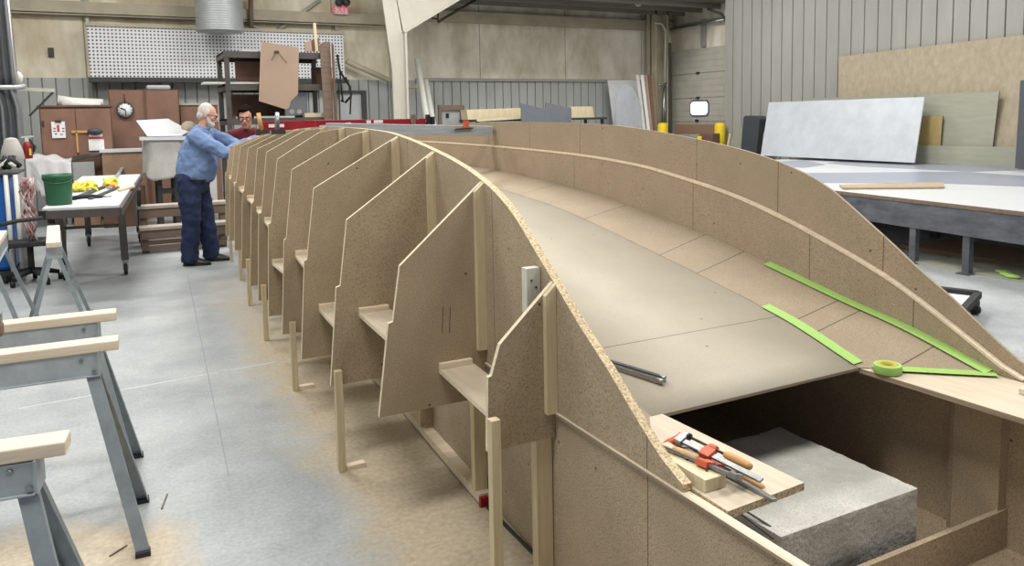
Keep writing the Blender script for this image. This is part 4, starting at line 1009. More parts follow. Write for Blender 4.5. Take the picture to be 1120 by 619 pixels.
# concrete block
def cblock():
    bm = bmesh.new(); bmesh.ops.create_cube(bm, size=1)
    bmesh.ops.subdivide_edges(bm, edges=bm.edges, cuts=34, use_grid_fill=True)
    cx, cy, cz = (1.750+2.40)/2, (1.655+2.27)/2, .15
    for v in bm.verts:
        p = V((v.co.x*.645, v.co.y*.62, v.co.z*.302))
        # rounded chipped edges
        ax = [abs(v.co.x), abs(v.co.y), abs(v.co.z)]; near = sum(1 for a in ax if a > .47)
        n3 = noise.noise(V((p.x*9+3, p.y*9, p.z*9))); n4 = noise.noise(V((p.x*30, p.y*30+5, p.z*30)))
        k = .0025*n4 + .005*n3
        if sum(1 for a in ax if a > .485) >= 2: p *= (1 - .003 - .020*max(0, noise.noise(p*18)))
        if v.co.z > -.49: p += V((v.co.x, v.co.y, v.co.z)).normalized()*k
        v.co = V((cx, cy, cz+.003)) + p
    me = bpy.data.meshes.new('concrete_block'); 
    for v in bm.verts: v.co -= V((cx, cy, 0))
    zmin = min(v.co.z for v in bm.verts)
    for v in bm.verts: v.co.z -= zmin - .0
    bm.to_mesh(me); bm.free(); me.materials.append(M['concrete_block'])
    for p in me.polygons: p.use_smooth = True
    me.set_sharp_from_angle(angle=.55)
    o = bpy.data.objects.new('concrete_block', me); C.objects.link(o); o.location = (cx, cy, .0065)
    return tag(o, 'rough grey concrete block standing on the floor inside mould', 'concrete block')
cblock()
for i, (a_, b_, lbl) in enumerate((((804,557),(846,589),'longer dark steel strip along the left edge of concrete block'), ((808,557),(840,577),'shorter dark steel strip on the left edge of concrete block'))):
    p0 = gz(*a_, .325); p1 = gz(*b_, .31)
    tag(MB().beam(p0+V((.012*i,0,0)), p1+V((.012*i,0,0)), .006, .004).build('steel_strip', 'dsteel'), lbl, 'steel strip')

# green tape
def tapeline(name, pts3, w, lbl, lift=.0015):
    mb = MB(); L_ = []
    for i, (p, nrm) in enumerate(pts3):
        d = (pts3[min(i+1, len(pts3)-1)][0] - pts3[max(i-1, 0)][0]).normalized(); nrm = V(nrm).normalized()
        s = d.cross(nrm).normalized(); L_.append((p+nrm*lift+s*w/2, p+nrm*lift-s*w/2, p+nrm*(lift+.0008)+s*w/2, p+nrm*(lift+.0008)-s*w/2))
    for a, b in zip(L_[:-1], L_[1:]):
        mb.add([a[2], a[3], b[3], b[2]], [(0,1,2,3)]); mb.add([a[0], b[0], b[1], a[1]], [(0,1,2,3)])
        mb.add([a[0], a[2], b[2], b[0]], [(0,1,2,3)]); mb.add([a[1], b[1], b[3], a[3]], [(0,1,2,3)])
    mb.add(L_[0], [(0,2,3,1)]); mb.add(L_[-1], [(0,1,3,2)])
    return tag(mb.build(name, 'tape'), lbl, 'tape')
def u_for(y): return (y-1.71)/(YE-1.71)
def chn(u, v):
    a = chine_r(u+.01, v) - chine_r(u, v); b = chine_r(u, min(v+.05,1)) - chine_r(u, max(v-.05,0)); n = a.cross(b); return n if n.z > 0 else -n
up = []
for i in range(27):
    t = i/26; y = 2.86 + (1.72-2.86)*t; u = u_for(y)
    p = chine_r(u, .955); up.append((p + V((0,0,.004)), chn(u, .9)))
tapeline('tape_strip', up, .050, 'long green tape strip along the upper seam of the chine', .003)
lo = []
for i in range(17):
    t = i/16; y = 2.60 + (2.06-2.60)*t; u = (y-2.03)/(YE-2.03)
    lo.append((chine_r(u, .04) + V((0,0,.002)), chn(u, .1)))
q0 = gz(850, 338, .74)
tapeline('tape_strip', lo, .046, 'green tape strip along the lower seam between chine and bottom panel', .003)
fr_ = []
for i in range(9):
    t = i/8; p = chine_r(.0, .10+.88*t); fr_.append((p + V((-.004,-.006,.002)), (0,0,1)))
tapeline('tape_strip', fr_, .060, 'green tape strip on plywood ledge running right from the tape roll', .004)
tr = thing('tape_roll', 'roll of green masking tape lying at the corner of bottom panel', 'tape roll', gz(970, 404, .622))
c0 = gz(971, 402, .622); c0.z = .604
MB().lathe(c0, [(.034, 0), (.050, 0), (.051, .002), (.051, .030), (.050, .032), (.034, .032), (.034, 0)], n=36).build('tape_winding', 'tape', tr)
MB().lathe(c0, [(.026, .001), (.034, .001), (.034, .0335), (.026, .0335), (.026, .001)], n=30).build('core', 'tape_core', tr)

# clamps
def make_clamp(L=.34):
    t = thing('bar_clamp', '', 'clamp', (0,0,0))
    MB().box((0,-.0045,.030),(L,.0045,.050)).build('bar', 'steel', t, bev=.001)
    MB().box((-.012,-.009,.022),(.018,.009,.056)).prism([(-.010,-.008,.03),(.014,-.008,.03),(.010,-.008,-.0),(-.004,-.008,-.0)], (0,.016,0)).build('fixed_jaw', 'steel', t, bev=.001)
    s = L*.36
    MB().box((s-.022,-.011,.022),(s+.022,.011,.060)).prism([(s-.020,-.010,.025),(s+.020,-.010,.025),(s+.014,-.010,.0),(s-.012,-.010,.0)], (0,.020,0)).cyl((s-.014,0,-.0+.011),(s+.016,0,.011),.013).build('sliding_jaw', 'orange', t, bev=.002)
    MB().cyl((s-.10,0,.011),(s+.07,0,.011),.0048,n=8).cyl((s-.108,0,.011),(s-.10,0,.011),.012).build('screw_spindle', 'dsteel', t)
    MB().lathe((s+.05,0,.011), [(0,0),(.010,0),(.014,.012),(.015,.05),(.0135,.09),(.010,.105),(0,.108)], (1,0,0), 16).build('handle', 'handle', t)
    return t
Z0 = .6065
cA = make_clamp()
def place_clamp(t, p, ang, tilt=0, roll=0):
    t.location = p; t.rotation_euler = (roll, tilt, ang)
p0 = gz(735, 490, Z0); p1 = gz(852, 539, Z0)
def aim(a, b): d = b-a; return math.atan2(d.y, d.x)
a0 = gz(756, 486, Z0+.02); a1 = gz(852, 538, Z0+.005)
cA['label'] = 'longest orange-jawed bar clamp, its steel bar reaching the shelf edge'
place_clamp(cA, a0 + V((0,0,-.0)), aim(a0, a1), .06, 1.35)
cA.location.z = Z0 + .012
cB = dup(cA, (0,0,0), 0, 'orange bar clamp with its light steel bar crossing the heap towards the left')
b0 = gz(812, 523, Z0+.03); b1 = gz(733, 494, Z0+.02)
place_clamp(cB, b0, aim(b0, b1), 0, -1.2); cB.location.z = Z0+.033; cB.scale = (.82,.82,.82)
cC = dup(cA, (0,0,0), 0, 'orange bar clamp at the back of heap with hooked thin bar')
g0_ = gz(752, 478, Z0+.05); g1_ = gz(836, 518, Z0+.04)
place_clamp(cC, g0_, aim(g0_, g1_), .05, 1.9); cC.location.z = Z0+.062; cC.scale = (.85,.85,.85)
for t in (cA, cB, cC): t['group'] = 'clamps in the heap on the shelf'
for t in (cA, cB, cC): pass
del_g = [t for t in (cA, cB, cC)]
# lone orange handle sticking up beside the side panel
oh = thing('orange_clamp', 'small orange clamp handle standing behind the tip of side panel', 'clamp', gz(724, 493, Z0))
h0 = gz(726, 488, Z0+.02); h1 = gz(746, 477, Z0+.045)
MB().tube([h0, h0.lerp(h1,.3), h0.lerp(h1,.75), h1], [.010,.013,.011,.014], 12).build('handle', 'orange', oh)
MB().cyl(h0+V((-.02,-.012,-.024)), h0, .0035).build('pin', 'dsteel', oh)
oh.location.z = Z0
# clamps on the bottom panel near the edge
for i_, (pa_, pb_, lbl) in enumerate((((672,397.5),(727,414),'upper of two parallel steel clamp bars lying on the bottom panel'), ((674,402),(724,417.5),'lower of two parallel steel clamp bars lying on the bottom panel'))):
    zz_ = .67
    A_ = gz(*pa_, zz_); B_ = gz(*pb_, zz_)
    for _k in range(4): A_ = gz(*pa_, p_z(A_.y)+.012); B_ = gz(*pb_, p_z(B_.y)+.012)
    d_ = (A_-B_).normalized(); A_ = B_ + d_*.30
    t = thing('clamp_bar', lbl, 'clamp bar', B_, 'steel bars on the bottom panel')
    MB().beam(A_, B_, .013, .017).build('bar', 'steel', t, bev=.002)
    MB().beam(A_+V((0,0,.001)), B_-d_*(-.02)+V((0,0,.001)), .006, .0175).build('groove', 'dsteel', t)
    MB().cyl(B_-d_*.004, B_+d_*.012, .0105).build('end_knob', 'steel', t)
# pine block with screw holes on the shelf
pbk = thing('drilled_block', 'pale pine block with three screws lying on shelf beside the side panel', 'block', (1.39, 1.66, Z0))
c1_ = gz(770, 541, Z0); c2_ = gz(788, 530, Z0+.03)
u0 = gz(733, 502, Z0+.030); u1 = gz(768, 537, Z0+.030)
u0 = V((1.355, 1.80, 0)); u1 = V((1.352, 1.545, 0))
MB().box((1.340, 1.525, Z0+.0005), (1.412, 1.770, Z0+.036)).build('block_body', 'pine', pbk, bev=.0015)
for y in (1.565, 1.645, 1.725): MB().cyl((1.380, y, Z0+.036), (1.380, y, Z0+.0372), .0045).build('screw', 'dsteel', pbk)

# red beam and grey beam on top of the mould
rb = thing('red_level', 'long dark red straightedge bar with white labels across the mould', 'level', (1.8, 6.6, 1.573))
ra = gy(345, 134, 6.6); rbq = gy(471, 133.5, 6.6)
MB().beam((ra.x, 6.6, 1.600), (rbq.x, 6.6, 1.600), .03, .050).build('bar', 'red', rb, bev=.002)
for px in (452, 468, 473): 
    q = gy(px, 133, 6.58); MB().beam((q.x, 6.58, 1.57), (q.x, 6.58, 1.66 if px != 473 else 1.64), .03, .05, (0,1,0)).build('end_clip', 'black' if px > 455 else 'darkwood', rb)
lbm = MB()
for a_, b_ in ((401,406),(409,419),(450,454),(466,470)):
    q0 = gy(a_, 134, 6.58); q1 = gy(b_, 134, 6.58); lbm.box((q0.x, 6.5835, 1.592), (q1.x, 6.584, 1.618))
lbm.build('white_label', 'paper', rb)
rb2 = thing('red_bar', 'thick dark red bar behind the far rib tops near the younger man', 'bar', (1.2, 7.5, 1.53))
q0 = gy(286, 137, 7.5); q1 = gy(362, 136, 7.5)
MB().beam((q0.x, 7.5, 1.583), (q1.x, 7.5, 1.59), .04, .085).build('bar_body', 'red', rb2, bev=.003)
MB().beam((q0.x+.06, 7.475, 1.585), (q0.x+.12, 7.475, 1.585), .008, .03).beam((q0.x+.16, 7.475, 1.585), (q0.x+.2, 7.475, 1.585), .008, .03).build('white_label', 'paper', rb2)
gb = thing('grey_beam', 'grey aluminium box beam across the far part of mould', 'beam', (2.2, 6.0, 1.45))
MB().beam((1.485, 6.0, 1.560), (2.895, 6.0, 1.505), .06, .085).build('beam_body', 'alu', gb, bev=.003)
q = gy(510, 137, 5.95); MB().box((q.x-.02, 5.94, 1.535), (q.x+.02, 5.968, 1.60)).build('orange_clip', 'orange', gb)
MB().beam((q.x-.10, 5.95, 1.528), (q.x+.06, 5.95, 1.535), .02, .012).build('clip_bar', 'dsteel', gb)
# white strip and small clamps on the far ribs
tag(MB().beam(gy(350, 138.5, 6.3), gy(383, 135, 6.3), .05, .014).build('white_strip', 'white'), 'thin white strip lying on rib tops below the red bar', 'strip')
for (px, py, lbl, m) in ((286, 137, 'wooden-handled clamp standing on far rib tops near the younger man', 'handle'), (303, 137, 'dark clamp with pale jaw standing on rib tops right of the wooden-handled one', 'steel')):
    b0 = gy(px, py+6, 7.3 if px < 290 else 7.0); t = thing('rib_clamp', lbl, 'clamp', b0)
    MB().tube([b0, b0+V((-.02 if px<290 else .01,0,.16))], [.022,.018], 10).build('handle', m, t)
    MB().box(b0+V((-.05,-.02,-.03)), b0+V((.07,.02,.01))).build('jaw', 'dsteel', t)
# ================================================================ LEFT FOREGROUND
def make_horse(L=1.15, H=.785, spread=.23, label=''):
    """sawhorse along local x from -L to 0, centred on y=0"""
    t = thing('sawhorse', label, 'sawhorse', (0,0,0))
    MB().box((-L, -.046, H-.038), (0, .046, H)).build('top_plank', 'pine_y', t, bev=.004)
    b = MB()
    b.box((-L+.10, -.040, H-.125), (-.07, -.036, H-.038)).box((-L+.10, .036, H-.125), (-.07, .040, H-.038))
    b.box((-L+.10, -.052, H-.129), (-.07, -.036, H-.125)).box((-L+.10, .036, H-.129), (-.07, .052, H-.125)).box((-L+.10, -.04, H-.042), (-.07, .04, H-.0385))
    b.box((-.075, -.052, H-.129), (-.068, .052, H-.038)).box((-L+.098, -.052, H-.129), (-L+.105, .052, H-.038))
    b.build('steel_beam', 'galv', t)
    MB().box((-L+.11, -.034, H-.135), (-.08, .034, H-.128)).build('lower_batten', 'pine_y', t)
    for sx in (-.10, -L+.14):
        for sy in (-1, 1):
            ox = .14 if sx > -.5 else -.14
            a = V((sx, sy*.030, H-.10)); e = V((sx+ox, sy*spread, .01))
            lg = MB(); d = (e-a).normalized()
            lg.beam(a, e, .045, .004, (0, sy, .25)); 
            n = d.cross(V((0, sy, .25))).normalized()
            lg.beam(a+n*.022+V((0,-sy*.012,0)), e+n*.022+V((0,-sy*.012,0)), .003, .026, (0, sy, .25)).beam(a-n*.022+V((0,-sy*.012,0)), e-n*.022+V((0,-sy*.012,0)), .003, .026, (0, sy, .25))
            lo = lg.build('leg', 'galv_d', t)
            MB().box((e.x-.026, e.y-.02, 0), (e.x+.026, e.y+.02, .018)).build('rubber_foot', 'rubber', lo)
    for x, z in ((-.09, H-.112), (-.13, H-.062)):
        for sy in (-1, 1): MB().cyl((x, sy*.040, z), (x, sy*.046, z), .008, n=10).build('bolt', 'steel', t)
    return t
hs = make_horse(label='steel sawhorse with pine top at the bottom left corner, nearest of all')
hs['group'] = 'sawhorses'
hs.location = (-.150, 2.33, 0); hs.rotation_euler = (0, 0, -.10)
dup(hs, (-.02, 3.345, 0), -.03, 'second nearest steel sawhorse with pine top and full leg in view')
dup(hs, (-.025, 3.86, 0), -.03, 'steel sawhorse just behind the second nearest, beam half hidden')
E1 = dup(hs, (-.412, 6.43, 0), -PI/2+.055, 'sawhorse seen end-on with white-topped plank, below the green bucket')
D1 = dup(hs, (-.80, 6.30, 0), -PI/2+.035, 'sawhorse seen end-on at the left edge, left of its twin')
# stray tool handle on second plank left edge
kn = thing('tool_handle', 'dark wooden hand tool lying at the left edge between the sawhorses', 'tool', gy(0, 355, 3.7))
q = gy(0, 358, 3.60)
MB().box((q.x-.20, 3.56, q.z-.02), (q.x+.012, 3.62, q.z+.03)).build('handle', 'darkwood', kn, bev=.008)
MB().box((q.x-.01, 3.57, q.z+.03), (q.x+.01, 3.61, q.z+.07)).build('blade', 'steel', kn)
kn.location.z = q.z-.02

# rolling table: near end at y~8, far end ~15
ZT = .90
tb = thing('rolling_table', 'long steel-framed rolling table with a worn white top', 'table', (-.1, 10, 0))
T = [gz(45,225,ZT), gz(130,222,ZT), gz(161,179.5,ZT), gz(108,179.5,ZT)]
n0 = V((-.576, 7.95, ZT)); n1 = V((.03, 7.85, ZT)); 
far = 12.8
n2 = V((gz(161,180,ZT).x*.86, far, ZT)); n2 = n1.lerp(T[2], (far-n1.y)/(T[2].y-n1.y)); n3 = V((n0.x*1.0+.17, far+.1, ZT))
MB().prism([n0, n1, n2, n3], (0,0,-.025)).build('table_top', 'white', tb, bev=.003)
fmb = MB()
for a, b in ((n0,n1),(n1,n2),(n2,n3),(n3,n0)): fmb.beam(a+V((0,0,-.06)), b+V((0,0,-.06)), .05, .07)
fmb.build('frame', 'rack', tb)
MB().box((n0.x-.03, n0.y-.03, ZT-.1), (n0.x+.04, n0.y+.02, ZT-.02)).build('corner_cap', 'black', tb)
for (x, y) in ((.06, 9.35), (-.52, 9.4), (n2.x-.08, far-.9), (n3.x+.06, far-.9)):
    yb_ = 9.3 if y < 11 else far-.1
    MB().beam((x, y, .17), (x-.01, yb_, ZT-.09), .075, .075).beam((x, y, .19), (x, y+.9 if y < 11 else y-.9, ZT-.09), .045, .045).build('leg', 'rack', tb)
    c = MB(); c.lathe((x-.02, y, .065), [(0,0),(.05,0),(.065,.008),(.065,.032),(.05,.04),(0,.04)], (1,0,0), 20)
    cw = c.build('caster_wheel', 'rubber', tb)
    MB().box((x-.03, y-.03, .132), (x+.03, y+.05, .17)).box((x-.028, y-.02, .06), (x-.022, y+.03, .14)).box((x+.022, y-.02, .06), (x+.028, y+.03, .14)).build('caster_fork', 'steel', cw)
MB().beam((.04, 9.35, .55), (-.5, 9.4, .55), .03, .03).build('cross_bar', 'rack', tb)
ZS = ZT+.001
def flat(name, q, m, lbl, cat, h=.012, z=ZS):
    return tag(MB().prism([tuple(gz(*p_, z)) for p_ in q], (0,0,h)).build(name, m), lbl, cat)
flat('grey_batten', ((135,180),(138,180),(122,207),(117,207)), 'alu', 'grey straight strip lying lengthways on the rolling table', 'strip', .02)
flat('thin_rod', ((128,206),(131,206),(101,219),(96,219)), 'dsteel', 'dark rod lying on near half of the rolling table', 'rod', .02)
flat('thin_rod', ((112,205),(115,206),(90,216),(86,215)), 'dsteel', 'second dark rod behind the first on the rolling table', 'rod', .02)
flat('paper_sheet', ((84,219),(108,215),(112,219),(88,224)), 'paper', 'white paper on the near edge of rolling table', 'paper', .004)
flat('wood_strip', ((129,208),(146,203),(148,205),(131,210)), 'pine', 'short pine strip at the right edge of rolling table', 'strip', .02)
# yellow bunches
def bunch(px, py, lbl, s=.12, seed=1, m='ylw_rope'):
    rnd = random.Random(seed); c = gz(px, py, ZT); mb = MB()
    for k in range(5):
        pts = []; ph = rnd.random()*6; r = s*(.6+.5*rnd.random())
        for i in range(13):
            t = i/12*2*PI; pts.append(c + V((r*math.cos(t+ph), r*1.6*math.sin(t), .03+.03*math.sin(3*t+ph)+.012*k)))
        mb.tube(pts, .016, 6)
    return tag(mb.build('crumpled_netting', m), lbl, 'netting')
bunch(92, 209, 'bright yellow crumpled netting next to the green bucket', .13, 1)
bunch(121, 204.5, 'small yellow netting bundle near right edge of rolling table', .07, 2)
oc = gz(120, 205, ZT); tag(MB().lathe(oc+V((.02,-.12,0)), [(0,0),(.04,0),(.042,.03),(.02,.04),(0,.04)], n=14).build('orange_tape_roll', 'orange'), 'small orange roll by the yellow netting on the table', 'roll')
tl = thing('hand_tool', 'dark hand tool lying beside the green bucket', 'tool', gz(98, 213, ZT))
q = gz(94, 216, ZT+.02); MB().tube([q+V((-.12,0,0)), q+V((0,.05,.01)), q+V((.14,0,0))], [.02,.025,.015], 8).build('body', 'black', tl)
MB().cyl(q+V((.14,0,0)), q+V((.22,-.02,0)), .008).build('shaft', 'steel', tl)
# bucket
bk = thing('bucket', 'round dark green plastic tub on the near corner of the table', 'bucket', gz(63, 219, ZT))
c0 = gz(63, 221.5, ZT); c0.z = ZT; c0.y = max(c0.y, 8.15)
c0 = V((gz(63,215,ZT+.02).x*.98, 8.25, ZT))
rt = (gy(80.5, 195, 8.25).x - gy(46.5, 195, 8.25).x)/2; hb = gy(63, 189.5, 8.4).z - ZT
xc_ = gy(63.5, 200, 8.25).x; c0.x = xc_
MB().lathe(c0, [(0,.002),(rt*.80,.002),(rt*.83,.012),(rt*.95,hb-.05),(rt*.96,hb-.045),(rt*1.02,hb-.04),(rt*1.03,hb),(rt*.99,hb),(rt*.94,hb-.04),(rt*.80,.02),(0,.015)], n=40).build('tub', 'green', bk)
hp = [c0+V((rt*1.0*math.cos(t), -rt*1.0*abs(math.sin(t))*.98, hb-.03-.05*abs(math.sin(t)))) for t in [PI*k/14 for k in range(15)]]
MB().tube(hp, .006, 6).build('handle', 'green', bk)

# brown cardboard box under table
tag(MB().box((-.60, 14.2, 0), (-.22, 14.7, .62)).build('cardboard_box', 'card', bev=.008), 'brown cardboard box on floor beneath the rolling table', 'box')
tag(MB().box((-.18, 13.9, 0), (.45, 14.3, .66)).build('dark_crate', 'brown_d', bev=.008), 'dark brown crate on floor right of the cardboard box', 'crate')
# white-topped low chest behind the table
wc = thing('white_topped_chest', 'brown chest with a flat white lid behind the rolling table', 'chest', (gy(135,165,14.6).x, 14.6, 0))
xa = gy(109, 170, 14.6).x; xb = gy(160, 170, 14.6).x; zt = gy(135, 166.5, 14.6).z
MB().box((xa+.03, 14.95, 0), (xb-.02, 15.15, zt)).build('chest_body', 'card', wc)
MB().box((xa, 14.62, zt+.002), (xb, 15.16, zt+.05)).build('lid', 'white', wc)
MB().box((xa+.03, 14.64, 0), (xb-.02, 14.949, zt)).build('front', 'card', wc)
gc = thing('grey_crate', 'grey open-topped crate left of the white-topped chest', 'crate', (gy(90,180,14.75).x, 14.75, 0))
xa = gy(79, 180, 14.75).x; xb = gy(103, 180, 14.75).x; zt = gy(90, 177, 14.75).z
MB().box((xa, 14.76, 0), (xb, 15.0, zt)).build('front', 'duct', gc)
MB().prism([(xa, 14.75, zt+.01), (xb+.1, 14.75, zt+.09), (xb+.1, 15.05, zt+.13), (xa, 15.05, zt+.06)], (0,0,.02)).build('tilted_lid', 'dsteel', gc)
# cloth-covered table left
cv = thing('covered_table', 'table draped with white dust sheet behind the green bucket', 'table', (gy(50, 190, 14.8).x, 14.8, 0))
cx0 = gy(12, 180, 14.7).x; cx1 = gy(78, 180, 14.7).x; zt = gy(45, 174, 14.7).z
def sheet_fn(u, v):
    x = cx0 + (cx1-cx0)*u
    bumps = .06*math.sin(u*7+1) + .05*math.sin(u*13)
    if v < .5:
        t = v/.5; y = 15.15 - .45*t; z = zt - .03 + .10*math.sin(PI*min(1, u*1.05))*(.9) + .02*math.sin(u*20+t*3) - .05*t
        if u < .25: z -= .14*(1-u/.25)
    else:
        t = (v-.5)/.5; y = 14.7 - .16*t + .05*math.sin(u*24+t)*t; drop = (zt-.45) if (u > .45 and u < .8) else (zt-.30)
        z0_ = zt - .08 + .10*math.sin(PI*min(1, u*1.05))*(.9) + .02*math.sin(u*20+3)
        if u < .25: z0_ -= .14*(1-u/.25)
        z = z0_ + (drop*.75-z0_)*t
    return (x, y, z)
MB().grid(sheet_fn, 60, 24).build('dust_sheet', 'cloth_w', cv, solid=.012)
MB().box((cx0+.1, 14.76, zt-.3), (cx1-.05, 15.1, zt-.23)).build('table_top', 'duct', cv)
for x in (cx0+.15, cx1-.12):
    for y in (14.8, 15.0): MB().box((x, y, 0), (x+.06, y+.06, zt-.3)).build('leg', 'duct', cv)
MB().prism([tuple(gy(*q, 14.4)) for q in ((31,178),(35,177),(58,214),(52,214))], (0,.02,0)).build('hanging_strip', 'cloth_w', cv)
# blue drum with junk
bd = thing('blue_tank', 'bright blue plastic tank in a pale pipe cage at the left edge', 'tank', (-1.35, 9.6, 0))
xl_ = gy(0, 210, 9.6).x; xr_ = gy(18.5, 210, 9.6).x; zt = gy(10, 191, 9.6).z; zb_ = gy(10, 242, 9.6).z
MB().box((xr_-.9, 9.6, .12), (xr_-.06, 10.4, zt)).build('tank_body', 'blue', bd, bev=.04)
for x in (xr_-.085, xr_-.0):
    MB().cyl((x, 9.56, 0), (x, 9.56, zt+.0), .022).build('cage_post', 'bulb', bd)
MB().box((xr_-.9, 9.55, zt+.0), (xr_+.02, 10.4, zt+.02)).build('lid', 'dsteel', bd)
MB().box((xr_-.9, 9.58, 0.0), (xr_+.0, 10.42, .12)).build('base', 'dsteel', bd)
rnd = random.Random(5)
for i, (px, m, lbl) in enumerate(((3,'black','black power tool on the blue tank, at far left'),(9,'bulb','pale tool part lying on the blue tank'),(13,'black','black tool on right part of the blue tank'))):
    q = gy(px, 188, 9.8); j = thing('stored_tool', lbl, 'tool', (q.x, 9.8, zt+.022))
    b_ = V((q.x, 9.8, zt+.022))
    MB().tube([b_+V((-.09,0,.04)), b_+V((0,.02,.07+.03*i)), b_+V((.08,0,.05))], [.035,.045,.03], 8).build('body', m, j)
    MB().tube([b_+V((0,.0,.06)), b_+V((.03,.02,.17))], [.025,.02], 8).build('grip', 'black', j)
# hanging cords
cr = MB()
rnd = random.Random(3)
for k in range(16):
    x0_ = gy(24.5+ (k%8)*1.35, 195, 9.4).x; pts = []; ph = rnd.random()*6
    for i in range(9): pts.append(V((x0_+.03*math.sin(i*1.6+ph), 9.35+.04*math.cos(i+ph)-.02*(k//8), 1.10-i*.085*(.8+.05*(k%4)))))
    cr.tube(pts, .009, 5)
tag(cr.build('cord_tangle', 'rope'), 'tangle of red and white cords hanging beside blue tank', 'cords', kind='stuff')
# grey bulging bag / lampshade thing behind
bg = MB().lathe(gy(14, 175, 11.0), [(.12,-gy(14,175,11.0).z+.001),(.10,-.3),(.11,0),(.13,.02),(.11,.12),(.07,.24),(.05,.26),(0,.27)], n=20, cap=True)
tag(bg.build('wrapped_stand', 'cloth'), 'pale grey cloth-wrapped stand behind the blue tank under curtain', 'bundle')
# swivel-chair base like item with arm by the horses
sw = thing('swivel_chair_base', 'dark five-armed swivel chair base on casters behind the end-on sawhorses', 'chair base', gz(32, 300))
c0 = gz(36, 309); c0.z = 0
sm = MB()
for k in range(5):
    a = 2*PI*k/5+.3; e = c0 + V((.25*math.cos(a), .25*math.sin(a), .08)); sm.tube([c0+V((0,0,.13)), c0.lerp(e,.5)+V((0,0,.075)), e], [.035,.03,.022], 8)
sm.build('star_base', 'rubber', sw)
for k in range(5):
    a = 2*PI*k/5+.3; e = c0 + V((.26*math.cos(a), .26*math.sin(a), .035)); MB().cyl(e+V((-.02,0,0)), e+V((.02,0,0)), .034).build('caster_wheel', 'black', sw)
MB().cyl(c0+V((0,0,.1)), c0+V((0,0,.42)), .03).build('column', 'rubber', sw)
MB().tube([c0+V((-.22,0,.40)), c0+V((-.1,0,.42)), c0+V((.1,0,.44)), c0+V((.24,.0,.36)), c0+V((.26,.0,.30))], .035, 10).box(c0+V((-.22,-.2,.40)), c0+V((.22,.22,.45))).build('seat_plate', 'rubber', sw, bev=.01)
arm = MB().tube([gy(0,246,7.5), gy(20,241.5,7.6), gy(46,238.5,7.7)], .018, 8)
tag(arm.build('dark_handle_bar', 'rubber'), 'dark curved bar above the end-on sawhorses at the left edge', 'bar')
# covered machine with white boards on top
cm = thing('covered_machine', 'machine on dark legs covered with a dusty grey cloth', 'machine', (gy(180, 190, 13.0).x, 13.0, 0))
xa = gy(160, 190, 13.0).x; xb = gy(206, 190, 13.0).x; zt = gy(180, 152, 13.0).z; zb_ = gy(180, 193, 13.0).z
def mc_fn(u, v):
    a = u*2*PI; cx = (xa+xb)/2; sq = lambda c: math.copysign(abs(c)**.45, c)
    fl = 1 + .10*v*1.0 + .03*math.sin(a*9+v*3)*v
    return (cx + (xb-xa)/2*sq(math.cos(a))*fl, 13.55 + .5*sq(math.sin(a))*fl, zt - .04*(1-abs(math.sin(a*2)))-(zt-zb_)*v + .05*math.sin(a*4)*v)
mbx = MB().grid(mc_fn, 72, 16)
mbx.add([mc_fn(i/72, 0) for i in range(72)], [list(range(72))])
mbx.build('dust_cover', 'cloth', cm, solid=.01)
for (x, y) in ((xa+.15,13.2),(xb-.2,13.2),(xa+.15,13.9),(xb-.2,13.9)):
    MB().box((x, y, 0), (x+.07, y+.07, zb_+.12)).build('leg', 'dsteel', cm)
MB().box((xa+.15, 13.22, zb_-.28), (xb-.2, 13.27, zb_-.2)).build('cross_bar', 'dsteel', cm)
MB().cyl(V((xa+.35, 13.3, .38)), V((xa+.62, 13.3, .38)), .12).build('motor', 'dsteel', cm)
wl = thing('white_panels', 'tilted white panels lying on top of the cloth-covered machine', 'panel', (gy(178, 150, 13).x, 13.2, zt))
MB().prism([tuple(gy(*q[:2], q[2])) for q in ((153,150,13.0),(206,149,13.0),(210,153,13.0),(153,153.5,13.0))], (0,.35,0)).build('lower_panel', 'white', wl)
MB().prism([tuple(gy(*q[:2], q[2])) for q in ((161,149,13.0),(199,148.5,13.0),(207,144,13.5),(184,130.5,14.0),(149,132.5,14.0))], (0,.012,.012)).build('tilted_panel', 'white', wl)
MB().prism([tuple(gy(*q[:2], q[2])) for q in ((185,131,13.9),(208,142,13.6),(208,145,13.6),(196,141,13.7))], (0,.02,.0)).build('back_panel', 'bulb', wl)
dk = MB().lathe(gy(207, 146, 13.6), [(0,0),(.1,.0),(.12,.08),(.10,.16),(.04,.2),(0,.2)], n=16)
tag(dk.build('round_lamp', 'osb'), 'round tan dusty lamp housing behind the grey-haired man', 'lamp')
# low step benches on the floor
for i, (px0, py0, px1, py1, Y, lbl) in enumerate(((151,223,250,268,11.3,'upper long weathered wood bench on the floor behind the grey-haired man'), (153,246,250,274,10.75,'lower long weathered wood bench in front of its taller twin'))):
    Yb = Y
    xa = gy(px0, (py0+py1)/2, Yb).x; xb = gy(px1, (py0+py1)/2, Yb).x; zt = max(gy((px0+px1)/2, py0, Yb).z, .1)
    t = thing('wooden_bench', lbl, 'bench', ((xa+xb)/2, Yb+.1, 0), 'weathered low benches')
    MB().box((xa, Yb, zt-.04), (xb, Yb+.28, zt)).build('seat', 'greywood', t, bev=.003)
    MB().box((xa+.02, Yb+.02, zt-.16), (xb-.02, Yb+.05, zt-.04)).build('apron', 'darkwood', t)
    MB().box((xa+.02, Yb+.02, .03), (xb-.02, Yb+.05, .09)).build('stretcher', 'darkwood', t)
    for x in (xa+.02, (xa+xb)/2, xb-.1): MB().box((x, Yb+.05, 0), (x+.08, Yb+.24, zt-.04)).build('leg', 'darkwood', t)
